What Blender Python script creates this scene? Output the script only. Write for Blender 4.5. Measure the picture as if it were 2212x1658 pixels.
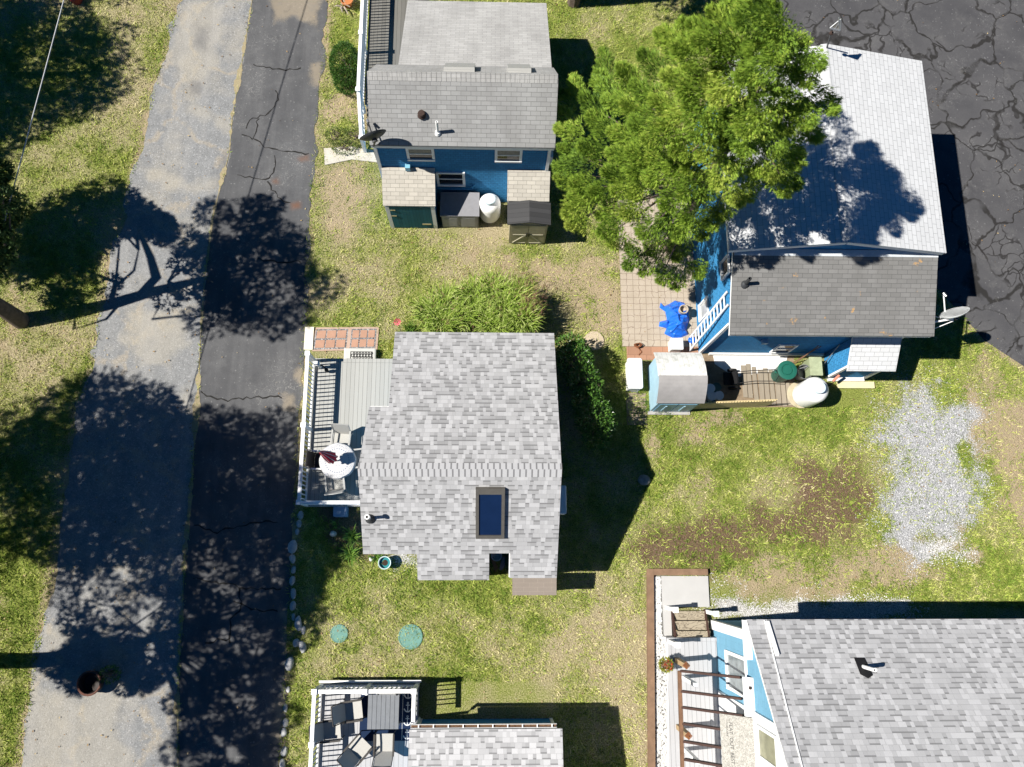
import bpy, bmesh, math, random
import numpy as np
from mathutils import Vector, Matrix
R = math.radians
scene = bpy.context.scene
for o in list(bpy.data.objects): bpy.data.objects.remove(o)
# ---------------------------------------------------------------- camera
# nadir drone camera, tilted about 12.5 degrees; F, the image centre and the nadir are in units of a 2212 px wide frame
FW, FH, F, NX, NY, CAMH = 2212.0, 1658.0, 1684.0, 1054.4, 1202.0, 26.0
_d = Vector(((NX-FW/2)/F, -(NY-FH/2)/F, -1.0)).normalized()
_Z = -_d
_X = (Vector((1, 0, 0)) - _Z*_Z.x).normalized()
_Y = _Z.cross(_X)
CR = Matrix((_X, _Y, _Z))                       # camera space -> world
cam_d = bpy.data.cameras.new("camera")
cam = bpy.data.objects.new("camera", cam_d)
scene.collection.objects.link(cam)
cam.matrix_world = Matrix.Translation((0, 0, CAMH)) @ CR.to_4x4()
cam_d.sensor_fit = 'HORIZONTAL'
cam_d.sensor_width = 36.0
cam_d.lens = 36.0*F/FW
cam_d.clip_end = 2000
scene.camera = cam
# ---------------------------------------------------------------- sky and sun
SUN_EL, SUN_AZ = R(50.5), R(4.8)                # shadows run towards +x, turned SUN_AZ towards +y
world = bpy.data.worlds.new("World")
scene.world = world
world.use_nodes = True
wn = world.node_tree
bg = wn.nodes['Background']
sky = wn.nodes.new('ShaderNodeTexSky')
sky.sky_type = 'NISHITA'
sky.sun_disc = False
sky.sun_elevation = SUN_EL
sky.sun_rotation = R(270) + SUN_AZ*-1
hs = wn.nodes.new('ShaderNodeHueSaturation')
hs.inputs['Saturation'].default_value = 1.35
wn.links.new(sky.outputs[0], hs.inputs['Color'])
wn.links.new(hs.outputs[0], bg.inputs[0])
bg.inputs[1].default_value = 0.05
sky.air_density = .55
sky.dust_density = .05
sky.ozone_density = 2.0
sky.altitude = 1500
scene.cycles.diffuse_bounces = 2
sl = bpy.data.lights.new("sun", 'SUN')
sl.energy = 5.0
sl.angle = R(0.5)
sl.color = (1.0, 0.955, 0.88)
sun = bpy.data.objects.new("sun", sl)
scene.collection.objects.link(sun)
_dir = Vector((math.cos(SUN_EL)*math.cos(SUN_AZ), math.cos(SUN_EL)*math.sin(SUN_AZ), -math.sin(SUN_EL)))
sun.rotation_euler = _dir.to_track_quat('-Z', 'Y').to_euler()
sun.location = (-20, 0, 30)
vs = scene.view_settings
vs.view_transform = 'Standard'
vs.look = 'None'
vs.exposure = 0.76
vs.gamma = 1.0

def at(px, py, h=0.0):
    """world point at height h seen at (px, py) of the 2212 x 1658 frame"""
    r = CR @ Vector(((px-FW/2)/F, -(py-FH/2)/F, -1.0))
    t = (h-CAMH)/r.z
    return Vector((r.x*t, r.y*t, h))
_CRn = np.array([list(r) for r in CR])
def proj_np(p):
    c = (p-np.array([0, 0, CAMH])) @ _CRn
    return np.stack([FW/2+F*c[:, 0]/-c[:, 2], FH/2-F*c[:, 1]/-c[:, 2]], 1)
rng = np.random.default_rng(7)
random.seed(5)
# ---------------------------------------------------------------- numpy noise and polygons
def vnoise(x, y, scale, seed, octv=3):
    out = np.zeros_like(x, dtype=float); amp = 1.0; tot = 0
    for o in range(octv):
        g = np.random.default_rng(seed*17+o).random((128, 128))
        u = x/scale*(2**o); v = y/scale*(2**o)
        iu = np.floor(u).astype(int); iv = np.floor(v).astype(int)
        fu = u-iu; fv = v-iv
        fu = fu*fu*(3-2*fu); fv = fv*fv*(3-2*fv)
        a = g[iu % 128, iv % 128]; b = g[(iu+1) % 128, iv % 128]
        c = g[iu % 128, (iv+1) % 128]; d = g[(iu+1) % 128, (iv+1) % 128]
        out += amp*((a*(1-fu)+b*fu)*(1-fv)+(c*(1-fu)+d*fu)*fv)
        tot += amp; amp *= .5
    return out/tot
def poly_sd(x, y, poly):
    """signed distance, positive inside"""
    n = len(poly); ins = np.zeros(x.shape, bool); dmin = np.full(x.shape, 1e9)
    for i in range(n):
        ax, ay = poly[i]; bx, by = poly[(i+1) % n]
        ex, ey = bx-ax, by-ay
        t = np.clip(((x-ax)*ex+(y-ay)*ey)/(ex*ex+ey*ey+1e-12), 0, 1)
        dmin = np.minimum(dmin, np.hypot(x-ax-t*ex, y-ay-t*ey))
        cond = ((ay > y) != (by > y))
        with np.errstate(divide='ignore', invalid='ignore'):
            xi = ax+(y-ay)*ex/(ey if ey != 0 else 1e-9)
        ins ^= cond & (x < xi)
    return np.where(ins, dmin, -dmin)
def gp(pts, h=0.0):
    return [tuple(at(a, b, h)[:2]) for a, b in pts]
def sstep(a, lo, hi):
    t = np.clip((a-lo)/(hi-lo), 0, 1)
    return t*t*(3-2*t)
# ---------------------------------------------------------------- node helpers
class NT:
    def __init__(s, name):
        s.m = bpy.data.materials.new(name); s.m.use_nodes = True
        s.t = s.m.node_tree; s.b = s.t.nodes['Principled BSDF']
        s.b.inputs['Specular IOR Level'].default_value = .25
    def n(s, typ, **kw):
        nd = s.t.nodes.new('ShaderNode'+typ)
        for k, v in kw.items(): setattr(nd, k, v)
        return nd
    def put(s, sock, v):
        if isinstance(v, bpy.types.NodeSocket): s.t.links.new(v, sock)
        elif v is not None:
            if isinstance(v, (tuple, list)) and len(v) == 3 and sock.type == 'RGBA': v = (*v, 1)
            sock.default_value = v
    def math(s, op, a, b=None, c=None, clamp=False):
        nd = s.n('Math', operation=op, use_clamp=clamp)
        s.put(nd.inputs[0], a)
        if b is not None: s.put(nd.inputs[1], b)
        if c is not None: s.put(nd.inputs[2], c)
        return nd.outputs[0]
    def mix(s, f, a, b, mode='MIX'):
        nd = s.n('Mix', data_type='RGBA', blend_type=mode)
        s.put(nd.inputs[0], f); s.put(nd.inputs[6], a); s.put(nd.inputs[7], b)
        return nd.outputs[2]
    def ramp(s, f, stops, interp='LINEAR'):
        nd = s.n('ValToRGB'); cr = nd.color_ramp; cr.interpolation = interp
        while len(cr.elements) < len(stops): cr.elements.new(.5)
        for e, (p, c) in zip(cr.elements, stops):
            e.position = p; e.color = (*c, 1) if isinstance(c, tuple) else (c, c, c, 1)
        s.put(nd.inputs[0], f)
        return nd.outputs[0]
    def noise(s, co, scale, detail=3, rough=.55, out='Fac', dist=0):
        nd = s.n('TexNoise'); s.put(nd.inputs['Vector'], co)
        nd.inputs['Scale'].default_value = scale; nd.inputs['Detail'].default_value = detail
        nd.inputs['Roughness'].default_value = rough; nd.inputs['Distortion'].default_value = dist
        return nd.outputs[out]
    def voro(s, co, scale, feature='F1', out='Distance', rnd=1.0):
        nd = s.n('TexVoronoi', feature=feature); s.put(nd.inputs['Vector'], co)
        nd.inputs['Scale'].default_value = scale; nd.inputs['Randomness'].default_value = rnd
        return nd.outputs[out]
    def obj(s): return s.n('TexCoord').outputs['Object']
    def uv(s): return s.n('TexCoord').outputs['UV']
    def sep(s, v):
        nd = s.n('SeparateXYZ'); s.put(nd.inputs[0], v); return nd.outputs
    def comb(s, x, y, z=0.0):
        nd = s.n('CombineXYZ')
        for i, q in enumerate((x, y, z)): s.put(nd.inputs[i], q)
        return nd.outputs[0]
    def attr(s, name, out='Fac'): return s.n('Attribute', attribute_name=name).outputs[out]
    def bump(s, h, st=.5, dist=.01):
        nd = s.n('Bump', invert=st < 0); nd.inputs['Strength'].default_value = abs(st); nd.inputs['Distance'].default_value = dist
        s.put(nd.inputs['Height'], h); s.put(s.b.inputs['Normal'], nd.outputs[0])
    def done(s, col, rough=.8, metal=0.0, spec=None):
        s.put(s.b.inputs['Base Color'], col); s.put(s.b.inputs['Roughness'], rough)
        s.put(s.b.inputs['Metallic'], metal)
        if spec is not None: s.b.inputs['Specular IOR Level'].default_value = spec
        return s.m
def sc(c, k): return tuple(min(1, x*k) for x in c)
def plain(name, c, rough=.7, var=.12, scale=6, metal=0.0, spec=.25, fine=0.0, bump=0.0):
    t = NT(name); o = t.obj()
    f = t.noise(o, scale, 4, .6)
    col = t.mix(t.ramp(f, [(.3, 0.0), (.7, 1.0)]), sc(c, 1-var), sc(c, 1+var))
    if fine:
        g = t.noise(o, scale*14, 2, .6)
        col = t.mix(t.ramp(g, [(.35, fine), (.65, 0.0)]), col, sc(c, .45))
    if bump: t.bump(t.noise(o, scale*10, 3), bump, .01)
    return t.done(col, rough, metal, spec)
def arch_shingle(name, tones=(.275, .345, .40, .475), tint=(1, 1, 1.02), row=.143, cell=.135):
    """laminated shingles: random toned tabs, printed dark band at the top of the dark ones"""
    t = NT(name); u, v, _ = t.sep(t.uv())
    vr = t.math('DIVIDE', v, row); ri = t.math('FLOOR', vr); rf = t.math('FRACT', vr)
    wn_ = t.n('TexWhiteNoise', noise_dimensions='1D'); t.put(wn_.inputs['W'], ri)
    uo = t.math('ADD', t.math('DIVIDE', u, cell), t.math('MULTIPLY', wn_.outputs[0], 9.7))
    # irregular tab widths: jitter the cell border
    uj = t.math('ADD', uo, t.math('MULTIPLY', t.math('SINE', t.math('ADD', t.math('MULTIPLY', uo, 2.1), t.math('MULTIPLY', ri, 1.7))), .24))
    ci = t.math('FLOOR', uj); cf = t.math('FRACT', uj)
    w2 = t.n('TexWhiteNoise', noise_dimensions='2D'); t.put(w2.inputs['Vector'], t.comb(ci, ri))
    r = w2.outputs[0]
    a, b, c, d = [tuple(k*q for q in tint) for k in tones]
    col = t.ramp(r, [(0, a), (.34, b), (.42, tuple((p+q_)/2 for p, q_ in zip(b, c))), (.72, c), (.86, d), (1, d)])
    dark = t.math('LESS_THAN', r, .42)
    band = t.math('MULTIPLY', dark, t.math('GREATER_THAN', rf, .74))
    col = t.mix(t.math('MULTIPLY', band, .75), col, sc(a, .42))
    line = t.math('LESS_THAN', rf, .055)
    col = t.mix(t.math('MULTIPLY', line, .4), col, sc(a, .5))
    side = t.math('MULTIPLY', t.math('LESS_THAN', cf, .05), t.math('LESS_THAN', t.math('FRACT', t.math('MULTIPLY', r, 7.3)), .5))
    col = t.mix(t.math('MULTIPLY', side, .45), col, sc(a, .5))
    o = t.obj()
    col = t.mix(t.ramp(t.noise(o, 90, 2, .7), [(.3, .30), (.7, 0.0)]), col, sc(a, .55))
    col = t.mix(t.ramp(t.noise(o, 1.1, 4, .6), [(.35, .16), (.7, 0.0)]), col, sc(b, .7))
    t.bump(t.math('ADD', t.math('MULTIPLY', rf, -1.0), t.math('MULTIPLY', dark, -.4)), .35, .008)
    return t.done(col, .92, 0, .12)
def tab_shingle(name, c, line=.45, w=.30, row=.127, var=.12, stain=.25, stain_c=None, spots=None, rough=.92, lap=.006, lst=.3):
    """three-tab shingles or wall shingles: even courses with thin dark joints and weather stains"""
    t = NT(name); uv = t.uv(); o = t.obj()
    jig = t.noise(uv, 1.7, 2)
    u, v, _ = t.sep(uv)
    v2 = t.math('ADD', v, t.math('MULTIPLY', t.math('SUBTRACT', jig, .5), .012))
    nd = t.n('TexBrick'); t.put(nd.inputs['Vector'], t.comb(u, v2))
    nd.offset = .43; nd.squash = 1.0
    for k, q in (('Color1', sc(c, 1-var)), ('Color2', sc(c, 1+var)), ('Mortar', sc(c, line))): t.put(nd.inputs[k], q)
    nd.inputs['Scale'].default_value = 1.0; nd.inputs['Mortar Size'].default_value = .006
    nd.inputs['Mortar Smooth'].default_value = .3; nd.inputs['Bias'].default_value = .1
    nd.inputs['Brick Width'].default_value = w; nd.inputs['Row Height'].default_value = row
    col = nd.outputs['Color']
    sn = t.noise(t.comb(t.math('MULTIPLY', u, 1.0), t.math('MULTIPLY', v, .35)), 1.3, 5, .62)
    col = t.mix(t.ramp(sn, [(.42, 0.0), (.72, stain)]), col, stain_c or sc(c, .42))
    col = t.mix(t.ramp(t.noise(o, 80, 2, .7), [(.3, .25), (.65, 0.0)]), col, sc(c, .5))
    if spots:
        sp = t.noise(o, 2.3, 3, .6); sp2 = t.noise(o, 11, 2, .6)
        m = t.math('MULTIPLY', t.ramp(sp, [(.66, 0.0), (.70, 1.0)]), t.ramp(sp2, [(.45, 0.0), (.55, .8)]))
        col = t.mix(m, col, spots)
    t.bump(t.math('ADD', nd.outputs['Fac'], t.math('FRACT', t.math('DIVIDE', v2, row))), -lst, lap)
    return t.done(col, rough, 0, .15)
def planks(name, c, w=.14, axis='u', gap=.25, var=.08, grain=.15, rough=.75):
    t = NT(name); u, v, _ = t.sep(t.uv())
    a, b = (u, v) if axis == 'u' else (v, u)
    x = t.math('DIVIDE', a, w); f = t.math('FRACT', x); i = t.math('FLOOR', x)
    w1 = t.n('TexWhiteNoise', noise_dimensions='1D'); t.put(w1.inputs['W'], i)
    col = t.mix(w1.outputs[0], sc(c, 1-var), sc(c, 1+var))
    g = t.noise(t.comb(t.math('MULTIPLY', a, 22), t.math('MULTIPLY', b, 1.2)), 2.0, 4, .6)
    col = t.mix(t.ramp(g, [(.4, grain), (.7, 0.0)]), col, sc(c, .55))
    col = t.mix(t.math('LESS_THAN', f, .06), col, sc(c, gap))
    return t.done(col, rough, 0, .2)
# ---------------------------------------------------------------- mesh builder
ORG = {}
def link(o): scene.collection.objects.link(o); return o
def tag(o, label=None, cat=None, group=None, kind=None):
    if label: o['label'] = label
    if cat: o['category'] = cat
    if group: o['group'] = group
    if kind: o['kind'] = kind
    return o
def thing(name, loc, label, cat, group=None):
    o = link(bpy.data.objects.new(name, None)); o.location = loc; o.empty_display_size = .2
    ORG[o.name] = Vector(loc)
    return tag(o, label, cat, group)
class MB:
    def __init__(s): s.v = []; s.f = []
    def add(s, vs, fs):
        k = len(s.v); s.v += [tuple(p) for p in vs]; s.f += [tuple(i+k for i in q) for q in fs]; return s
    def poly(s, pts): return s.add(pts, [tuple(range(len(pts)))])
    def box(s, x0, x1, y0, y1, z0, z1):
        return s.add([(x0, y0, z0), (x1, y0, z0), (x1, y1, z0), (x0, y1, z0), (x0, y0, z1), (x1, y0, z1), (x1, y1, z1), (x0, y1, z1)],
                     [(0, 3, 2, 1), (4, 5, 6, 7), (0, 1, 5, 4), (1, 2, 6, 5), (2, 3, 7, 6), (3, 0, 4, 7)])
    def rbox(s, x0, x1, y0, y1, z0, z1, r=.05, n=4, dome=0.0):
        pts = []
        for cx_, cy_, a0 in ((x1-r, y1-r, 0), (x0+r, y1-r, 90), (x0+r, y0+r, 180), (x1-r, y0+r, 270)):
            for i in range(n+1):
                a = R(a0+90*i/n); pts.append((cx_+r*math.cos(a), cy_+r*math.sin(a)))
        m = len(pts); cx_, cy_ = (x0+x1)/2, (y0+y1)/2
        rings = [[(x, y, z0) for x, y in pts], [(x, y, z1-r*.6) for x, y in pts]]
        for k, dz in ((.93, .35), (.82, .6)):
            rings.append([(cx_+(x-cx_)*(1-(1-k)*.6), cy_+(y-cy_)*(1-(1-k)*.6), z1-r*.6+r*dz+dome*(1-k)) for x, y in pts])
        vs = [p for q in rings for p in q]; fs = [tuple(range(m))[::-1], tuple(range(3*m, 4*m))]
        for j in range(3):
            fs += [(j*m+i, j*m+(i+1) % m, (j+1)*m+(i+1) % m, (j+1)*m+i) for i in range(m)]
        return s.add(vs, fs)
    def beam(s, p, q, w, h, up=(0, 0, 1)):
        p, q = Vector(p), Vector(q); d = (q-p).normalized(); up = Vector(up)
        if abs(d.dot(up)) > .98: up = Vector((0, 1, 0))
        a = d.cross(up).normalized()*w/2; b = a.cross(d).normalized()*h/2
        vs = [e+sa*a+sb*b for e in (p, q) for sa, sb in ((-1, -1), (1, -1), (1, 1), (-1, 1))]
        return s.add(vs, [(0, 3, 2, 1), (4, 5, 6, 7), (0, 1, 5, 4), (1, 2, 6, 5), (2, 3, 7, 6), (3, 0, 4, 7)])
    def cyl(s, p, q, r0, r1=None, n=12):
        r1 = r0 if r1 is None else r1
        p, q = Vector(p), Vector(q); d = (q-p).normalized()
        a = d.cross(Vector((0, 0, 1)) if abs(d.z) < .95 else Vector((0, 1, 0))).normalized(); b = d.cross(a)
        vs = [e+(a*math.cos(t)+b*math.sin(t))*r for e, r in ((p, r0), (q, r1)) for t in [2*math.pi*i/n for i in range(n)]]
        return s.add(vs, [(i, (i+1) % n, n+(i+1) % n, n+i) for i in range(n)]+[tuple(range(n))[::-1], tuple(range(n, 2*n))])
    def tube(s, pts, rad, n=6):
        pts = [Vector(p) for p in pts]; m = len(pts)
        rs = rad if isinstance(rad, (list, tuple)) else [rad]*m
        vs = []
        for i, p in enumerate(pts):
            d = (pts[min(i+1, m-1)]-pts[max(i-1, 0)]).normalized()
            a = d.cross(Vector((0, 0, 1)) if abs(d.z) < .95 else Vector((0, 1, 0))).normalized(); b = d.cross(a)
            vs += [p+(a*math.cos(t)+b*math.sin(t))*rs[i] for t in [2*math.pi*k/n for k in range(n)]]
        fs = [(i*n+k, i*n+(k+1) % n, (i+1)*n+(k+1) % n, (i+1)*n+k) for i in range(m-1) for k in range(n)]
        return s.add(vs, fs+[tuple(range(n))[::-1], tuple(range((m-1)*n, m*n))])
    def lathe(s, c, prof, n=20, ax=None, caps=True):
        c = Vector(c); ax = Vector(ax or (0, 0, 1)).normalized()
        a = ax.cross(Vector((0, 1, 0)) if abs(ax.y) < .9 else Vector((1, 0, 0))).normalized(); b = ax.cross(a)
        vs = [c+ax*z+(a*math.cos(t)+b*math.sin(t))*r for r, z in prof for t in [2*math.pi*i/n for i in range(n)]]
        m = len(prof)
        fs = [(j*n+i, j*n+(i+1) % n, (j+1)*n+(i+1) % n, (j+1)*n+i) for j in range(m-1) for i in range(n)]
        if not caps: fs += [((m-1)*n+i, (m-1)*n+(i+1) % n, (i+1) % n, i) for i in range(n)]
        return s.add(vs, fs+([tuple(range(n))[::-1], tuple(range((m-1)*n, m*n))] if caps else []))
    def prism(s, poly, z0, z1):
        n = len(poly); f0 = z0 if callable(z0) else (lambda x, y: z0); f1 = z1 if callable(z1) else (lambda x, y: z1)
        return s.add([(x, y, f0(x, y)) for x, y in poly]+[(x, y, f1(x, y)) for x, y in poly],
                     [tuple(range(n))[::-1], tuple(range(n, 2*n))]+[(i, (i+1) % n, n+(i+1) % n, n+i) for i in range(n)])
    def vprism(s, poly, axis, a0, a1):
        """polygon in a vertical plane, pushed along x (axis 0: poly is (y, z)) or y (axis 1: poly is (x, z))"""
        n = len(poly); mk = (lambda p, a: (a, p[0], p[1])) if axis == 0 else (lambda p, a: (p[0], a, p[1]))
        return s.add([mk(p, a0) for p in poly]+[mk(p, a1) for p in poly],
                     [tuple(range(n))[::-1], tuple(range(n, 2*n))]+[(i, (i+1) % n, n+(i+1) % n, n+i) for i in range(n)])
    def rock(s, c, r, seed=0, flat=.7, stretch=(1, 1)):
        bm = bmesh.new(); bmesh.ops.create_icosphere(bm, subdivisions=2, radius=1.0)
        rr = random.Random(seed); off = [Vector((rr.uniform(-1, 1), rr.uniform(-1, 1), rr.uniform(-1, 1))).normalized() for _ in range(7)]
        am = [rr.uniform(.12, .42) for _ in off]
        vs = []
        for v in bm.verts:
            k = 1-sum(a*max(0, v.co.dot(q)-.35) for a, q in zip(am, off))
            vs.append((c[0]+v.co.x*k*r*stretch[0], c[1]+v.co.y*k*r*stretch[1], c[2]+v.co.z*k*r*flat))
        fs = [tuple(v.index for v in f.verts) for f in bm.faces]; bm.free()
        return s.add(vs, fs)
    def build(s, name, mat, parent=None, smooth=False, origin=None, label=None):
        root = parent
        while root is not None and root.parent is not None: root = root.parent
        if root is not None: org = ORG.get(root.name, Vector((0, 0, 0)))
        elif origin is not None: org = Vector(origin)
        else: org = Vector((0, 0, 0))
        me = bpy.data.meshes.new(name)
        me.from_pydata([(x-org.x, y-org.y, z-org.z) for x, y, z in s.v], [], s.f)
        bm = bmesh.new(); bm.from_mesh(me); bmesh.ops.recalc_face_normals(bm, faces=bm.faces)
        uvl = bm.loops.layers.uv.new('UVMap'); Zu = Vector((0, 0, 1))
        for f in bm.faces:
            n = f.normal.copy()
            if n.z < 0: n = -n
            if n.z > .9995: u, v = Vector((1, 0, 0)), Vector((0, 1, 0))
            else:
                u = Zu.cross(n).normalized(); v = n.cross(u)
                if v.z < 0: v = -v; u = -u
            f.smooth = smooth
            for l in f.loops:
                p = l.vert.co+org; l[uvl].uv = (p.dot(u), p.dot(v))
        bm.to_mesh(me); bm.free()
        if mat: me.materials.append(mat)
        o = link(bpy.data.objects.new(name, me))
        if parent is not None: o.parent = parent
        else: o.location = org; ORG[o.name] = org
        if smooth:
            try: me.set_sharp_from_angle(angle=R(40))
            except Exception: pass
        if label: o['label'] = label
        return o
def kids(o): return [c for c in bpy.data.objects if c.parent == o]
def copy_tree(o, parent=None):
    c = o.copy(); link(c)
    if parent is not None: c.parent = parent
    for ch in kids(o): copy_tree(ch, c)
    return c
def copy_part(o, parent, loc):
    c = o.copy(); link(c); c.parent = parent; c.location = loc; return c
def tris(name, verts, mat, parent=None, attrs=None, origin=None):
    """big triangle soup from numpy (n, 3, 3)"""
    root = parent
    while root is not None and root.parent is not None: root = root.parent
    org = np.array(ORG[root.name]) if root is not None else np.array(origin if origin is not None else (0, 0, 0))
    n = len(verts); me = bpy.data.meshes.new(name)
    me.vertices.add(n*3); me.loops.add(n*3); me.polygons.add(n)
    me.vertices.foreach_set('co', (verts-org).astype(np.float32).ravel())
    me.loops.foreach_set('vertex_index', np.arange(n*3, dtype=np.int32))
    me.polygons.foreach_set('loop_start', np.arange(0, n*3, 3, dtype=np.int32))
    me.polygons.foreach_set('loop_total', np.full(n, 3, dtype=np.int32))
    me.update(calc_edges=True)
    for k, a in (attrs or {}).items():
        at_ = me.attributes.new(k, 'FLOAT', 'POINT'); at_.data.foreach_set('value', np.repeat(a, 3).astype(np.float32))
    me.materials.append(mat)
    o = link(bpy.data.objects.new(name, me))
    if parent is not None: o.parent = parent
    else: o.location = org
    return o
# ================================================================ GROUND
LANE_L = [(450, -330), (397, 0), (372, 60), (352, 130), (330, 220), (308, 300), (282, 390), (270, 470), (238, 560), (215, 700), (195, 820), (160, 900), (150, 1000), (130, 1100), (110, 1250), (95, 1330), (75, 1450), (60, 1560), (40, 1658), (10, 1900)]
SEAM = [(600, -330), (545, 0), (522, 140), (502, 250), (496, 330), (472, 420), (460, 470), (443, 600), (434, 720), (427, 880), (420, 960), (412, 1080), (400, 1200), (395, 1300), (388, 1420), (384, 1520), (385, 1658), (380, 1900)]
ASPH_R = [(740, -330), (712, 0), (700, 100), (688, 200), (680, 320), (672, 440), (662, 560), (655, 700), (652, 800), (645, 900), (640, 1000), (635, 1100), (628, 1250), (620, 1400), (612, 1520), (606, 1658), (596, 1900)]
LOT = gp([(1640, -500), (1655, 0), (1690, 110), (1720, 260), (1800, 420), (1960, 560), (2040, 640), (2095, 700), (2125, 735), (2170, 765), (2212, 792), (2330, 850), (2700, 1000), (3000, 300), (2700, -500)])
def resamp(line, n=260):
    p = np.array(gp(line)); d = np.r_[0, np.cumsum(np.hypot(*np.diff(p, axis=0).T))]
    t = np.linspace(0, d[-1], n)
    return np.stack([np.interp(t, d, p[:, 0]), np.interp(t, d, p[:, 1])], 1)
def ragged(p, amp, seed):
    return p[:, 0]+(vnoise(p[:, 1], p[:, 1]*0+seed, .9, seed, 4)-.5)*amp*2, p[:, 1]
lane_l, seam, asph_r = resamp(LANE_L, 520), resamp(SEAM, 520), resamp(ASPH_R, 520)
LANE_POLY = [tuple(p) for p in lane_l[::12]]+[tuple(p) for p in seam[::-12]]
ASPH_POLY = [tuple(p) for p in seam[::12]]+[tuple(p) for p in asph_r[::-12]]
xs = np.r_[-420, -160, -70, -40, -30, np.arange(-24, 24.01, .1), 30, 40, 70, 160, 420]
ys = np.r_[-400, -160, -70, -30, -16, np.arange(-9, 26.01, .1), 32, 45, 75, 160, 420]
GX, GY = np.meshgrid(xs, ys)
def zone(x, y, polys, soft=.25, wob=.5, seed=3, sc_=.8):
    out = np.zeros_like(x, float); nz = (vnoise(x, y, sc_, seed, 4)-.5)*2*wob
    for pl in polys: out = np.maximum(out, sstep(poly_sd(x, y, pl)+nz, -soft, soft))
    return out
Z_GRAVEL = [gp([(1935, 880), (2000, 835), (2040, 858), (2098, 880), (2100, 930), (2085, 1010), (2112, 1070), (2078, 1120), (2062, 1165), (1990, 1205), (1920, 1160), (1895, 1090), (1920, 1050), (1950, 1000), (1900, 950)])]
Z_WHITE = [gp([(1536, 1292), (1620, 1300), (1700, 1308), (1790, 1300), (1860, 1296), (1960, 1300), (1965, 1330), (1800, 1345), (1640, 1340), (1560, 1325)]), gp([(2000, 1170), (2062, 1170), (2060, 1205), (2010, 1200)]),
           gp([(845, 1194), (905, 1194), (905, 1226), (855, 1222)])]
Z_SOIL = [gp([(1395, 1150), (1480, 1120), (1610, 1105), (1700, 1080), (1735, 1010), (1850, 985), (1878, 1060), (1850, 1120), (1790, 1190), (1650, 1180), (1540, 1225), (1440, 1228), (1370, 1190)]),
          gp([(700, 1098), (790, 1098), (792, 1200), (740, 1200), (690, 1160)])]
Z_SAND = [gp([(1560, 1240), (1650, 1215), (1760, 1222), (1830, 1190), (1930, 1165), (2040, 1190), (2030, 1250), (1960, 1278), (1760, 1290), (1600, 1285)]),
          gp([(2085, 1120), (2110, 1200), (1960, 1230), (1900, 1190), (1960, 1160), (2060, 1150)]), gp([(2090, 840), (2140, 880), (2120, 1000), (2100, 960)]), gp([(2135, 830), (2170, 812), (2212, 850), (2230, 1150), (2190, 1130), (2150, 1000), (2120, 930)]),
          gp([(2120, 745), (2150, 760), (2130, 790), (2110, 790)]), gp([(1515, 1032), (1535, 1032), (1536, 1052), (1514, 1052)]),
          gp([(1495, 905), (1600, 905), (1560, 930), (1440, 950), (1410, 1000), (1395, 960)]),
          gp([(1040, 540), (1200, 555), (1330, 560), (1340, 720), (1260, 720), (1240, 640), (1130, 590)]),
          gp([(690, 365), (790, 365), (800, 460), (720, 500), (690, 450)]), gp([(0, 590), (55, 600), (60, 740), (0, 760)]),
          gp([(700, 215), (795, 215), (790, 260), (710, 262)])]
Z_DRY = [gp([(250, 0), (400, 0), (350, 200), (290, 400), (230, 560), (120, 420), (60, 360), (200, 250)]), gp([(0, 740), (190, 760), (150, 900), (0, 880)]), gp([(690, 460), (1340, 520), (1340, 700), (860, 690), (680, 640)]),
         gp([(850, 1320), (1400, 1260), (1400, 1658), (1000, 1560), (700, 1460)]), gp([(1195, 0), (1440, 0), (1350, 120), (1260, 140)]), gp([(1300, 1240), (1400, 1180), (1400, 1500), (1330, 1500)])]
Z_LUSH = [gp([(170, 320), (300, 330), (280, 420), (200, 410)]), gp([(0, 1260), (75, 1280), (60, 1658), (0, 1658)]), gp([(900, 1255), (1250, 1290), (1200, 1320), (900, 1300)]), gp([(1400, 880), (1880, 850), (1720, 1000), (1400, 1080)]), gp([(2060, 1180), (2212, 1160), (2212, 1275), (2050, 1275)])]
def masks(x, y):
    big = vnoise(x, y, 2.6, 11, 4); mid = vnoise(x, y, .7, 23, 3)
    dry = .38+(big-.5)*1.05+(mid-.5)*.75
    dry = dry+.20*zone(x, y, Z_DRY, .8, .8, 5)-.34*zone(x, y, Z_LUSH, .7, .6, 6)
    dr = {'dry': np.clip(dry, 0, 1), 'gravel': zone(x, y, Z_GRAVEL, .9, 1.0, 7, .6)*.88, 'white': zone(x, y, Z_WHITE, .4, .35, 8, .5),
          'soil': zone(x, y, Z_SOIL, .7, .8, 9, .6)*1.12, 'sand': zone(x, y, Z_SAND, .7, .9, 10, .6)*1.0}
    edge = sstep(-np.maximum(np.maximum(poly_sd(x, y, LANE_POLY), poly_sd(x, y, ASPH_POLY)), poly_sd(x, y, LOT)), .45, 0)
    dr['sand'] = np.maximum(dr['sand'], edge*(.35+.7*mid))
    return dr
MK = masks(GX.ravel(), GY.ravel())
t = NT('lawn'); o = t.obj()
f1 = t.ramp(t.noise(o, 24, 3, .7), [(.32, 0.0), (.68, 1.0)]); f2 = t.noise(o, 6.5, 4, .65); f3 = t.noise(o, 60, 2, .6)
green = t.mix(f1, (.10, .125, .022), (.40, .45, .11)); straw = t.mix(f1, (.24, .19, .105), (.60, .52, .34))
f4 = t.noise(o, 1.7, 6, .7)
def thr(name, w=.5, amt=.9):
    a = t.math('ADD', t.attr(name), t.math('MULTIPLY', t.math('SUBTRACT', t.math('ADD', t.math('MULTIPLY', f4, .24), t.math('ADD', t.math('MULTIPLY', f2, .36), t.math('MULTIPLY', f1, .40))), .5), amt))
    return t.ramp(a, [(.5-w/2, 0.0), (.5+w/2, 1.0)])
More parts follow.
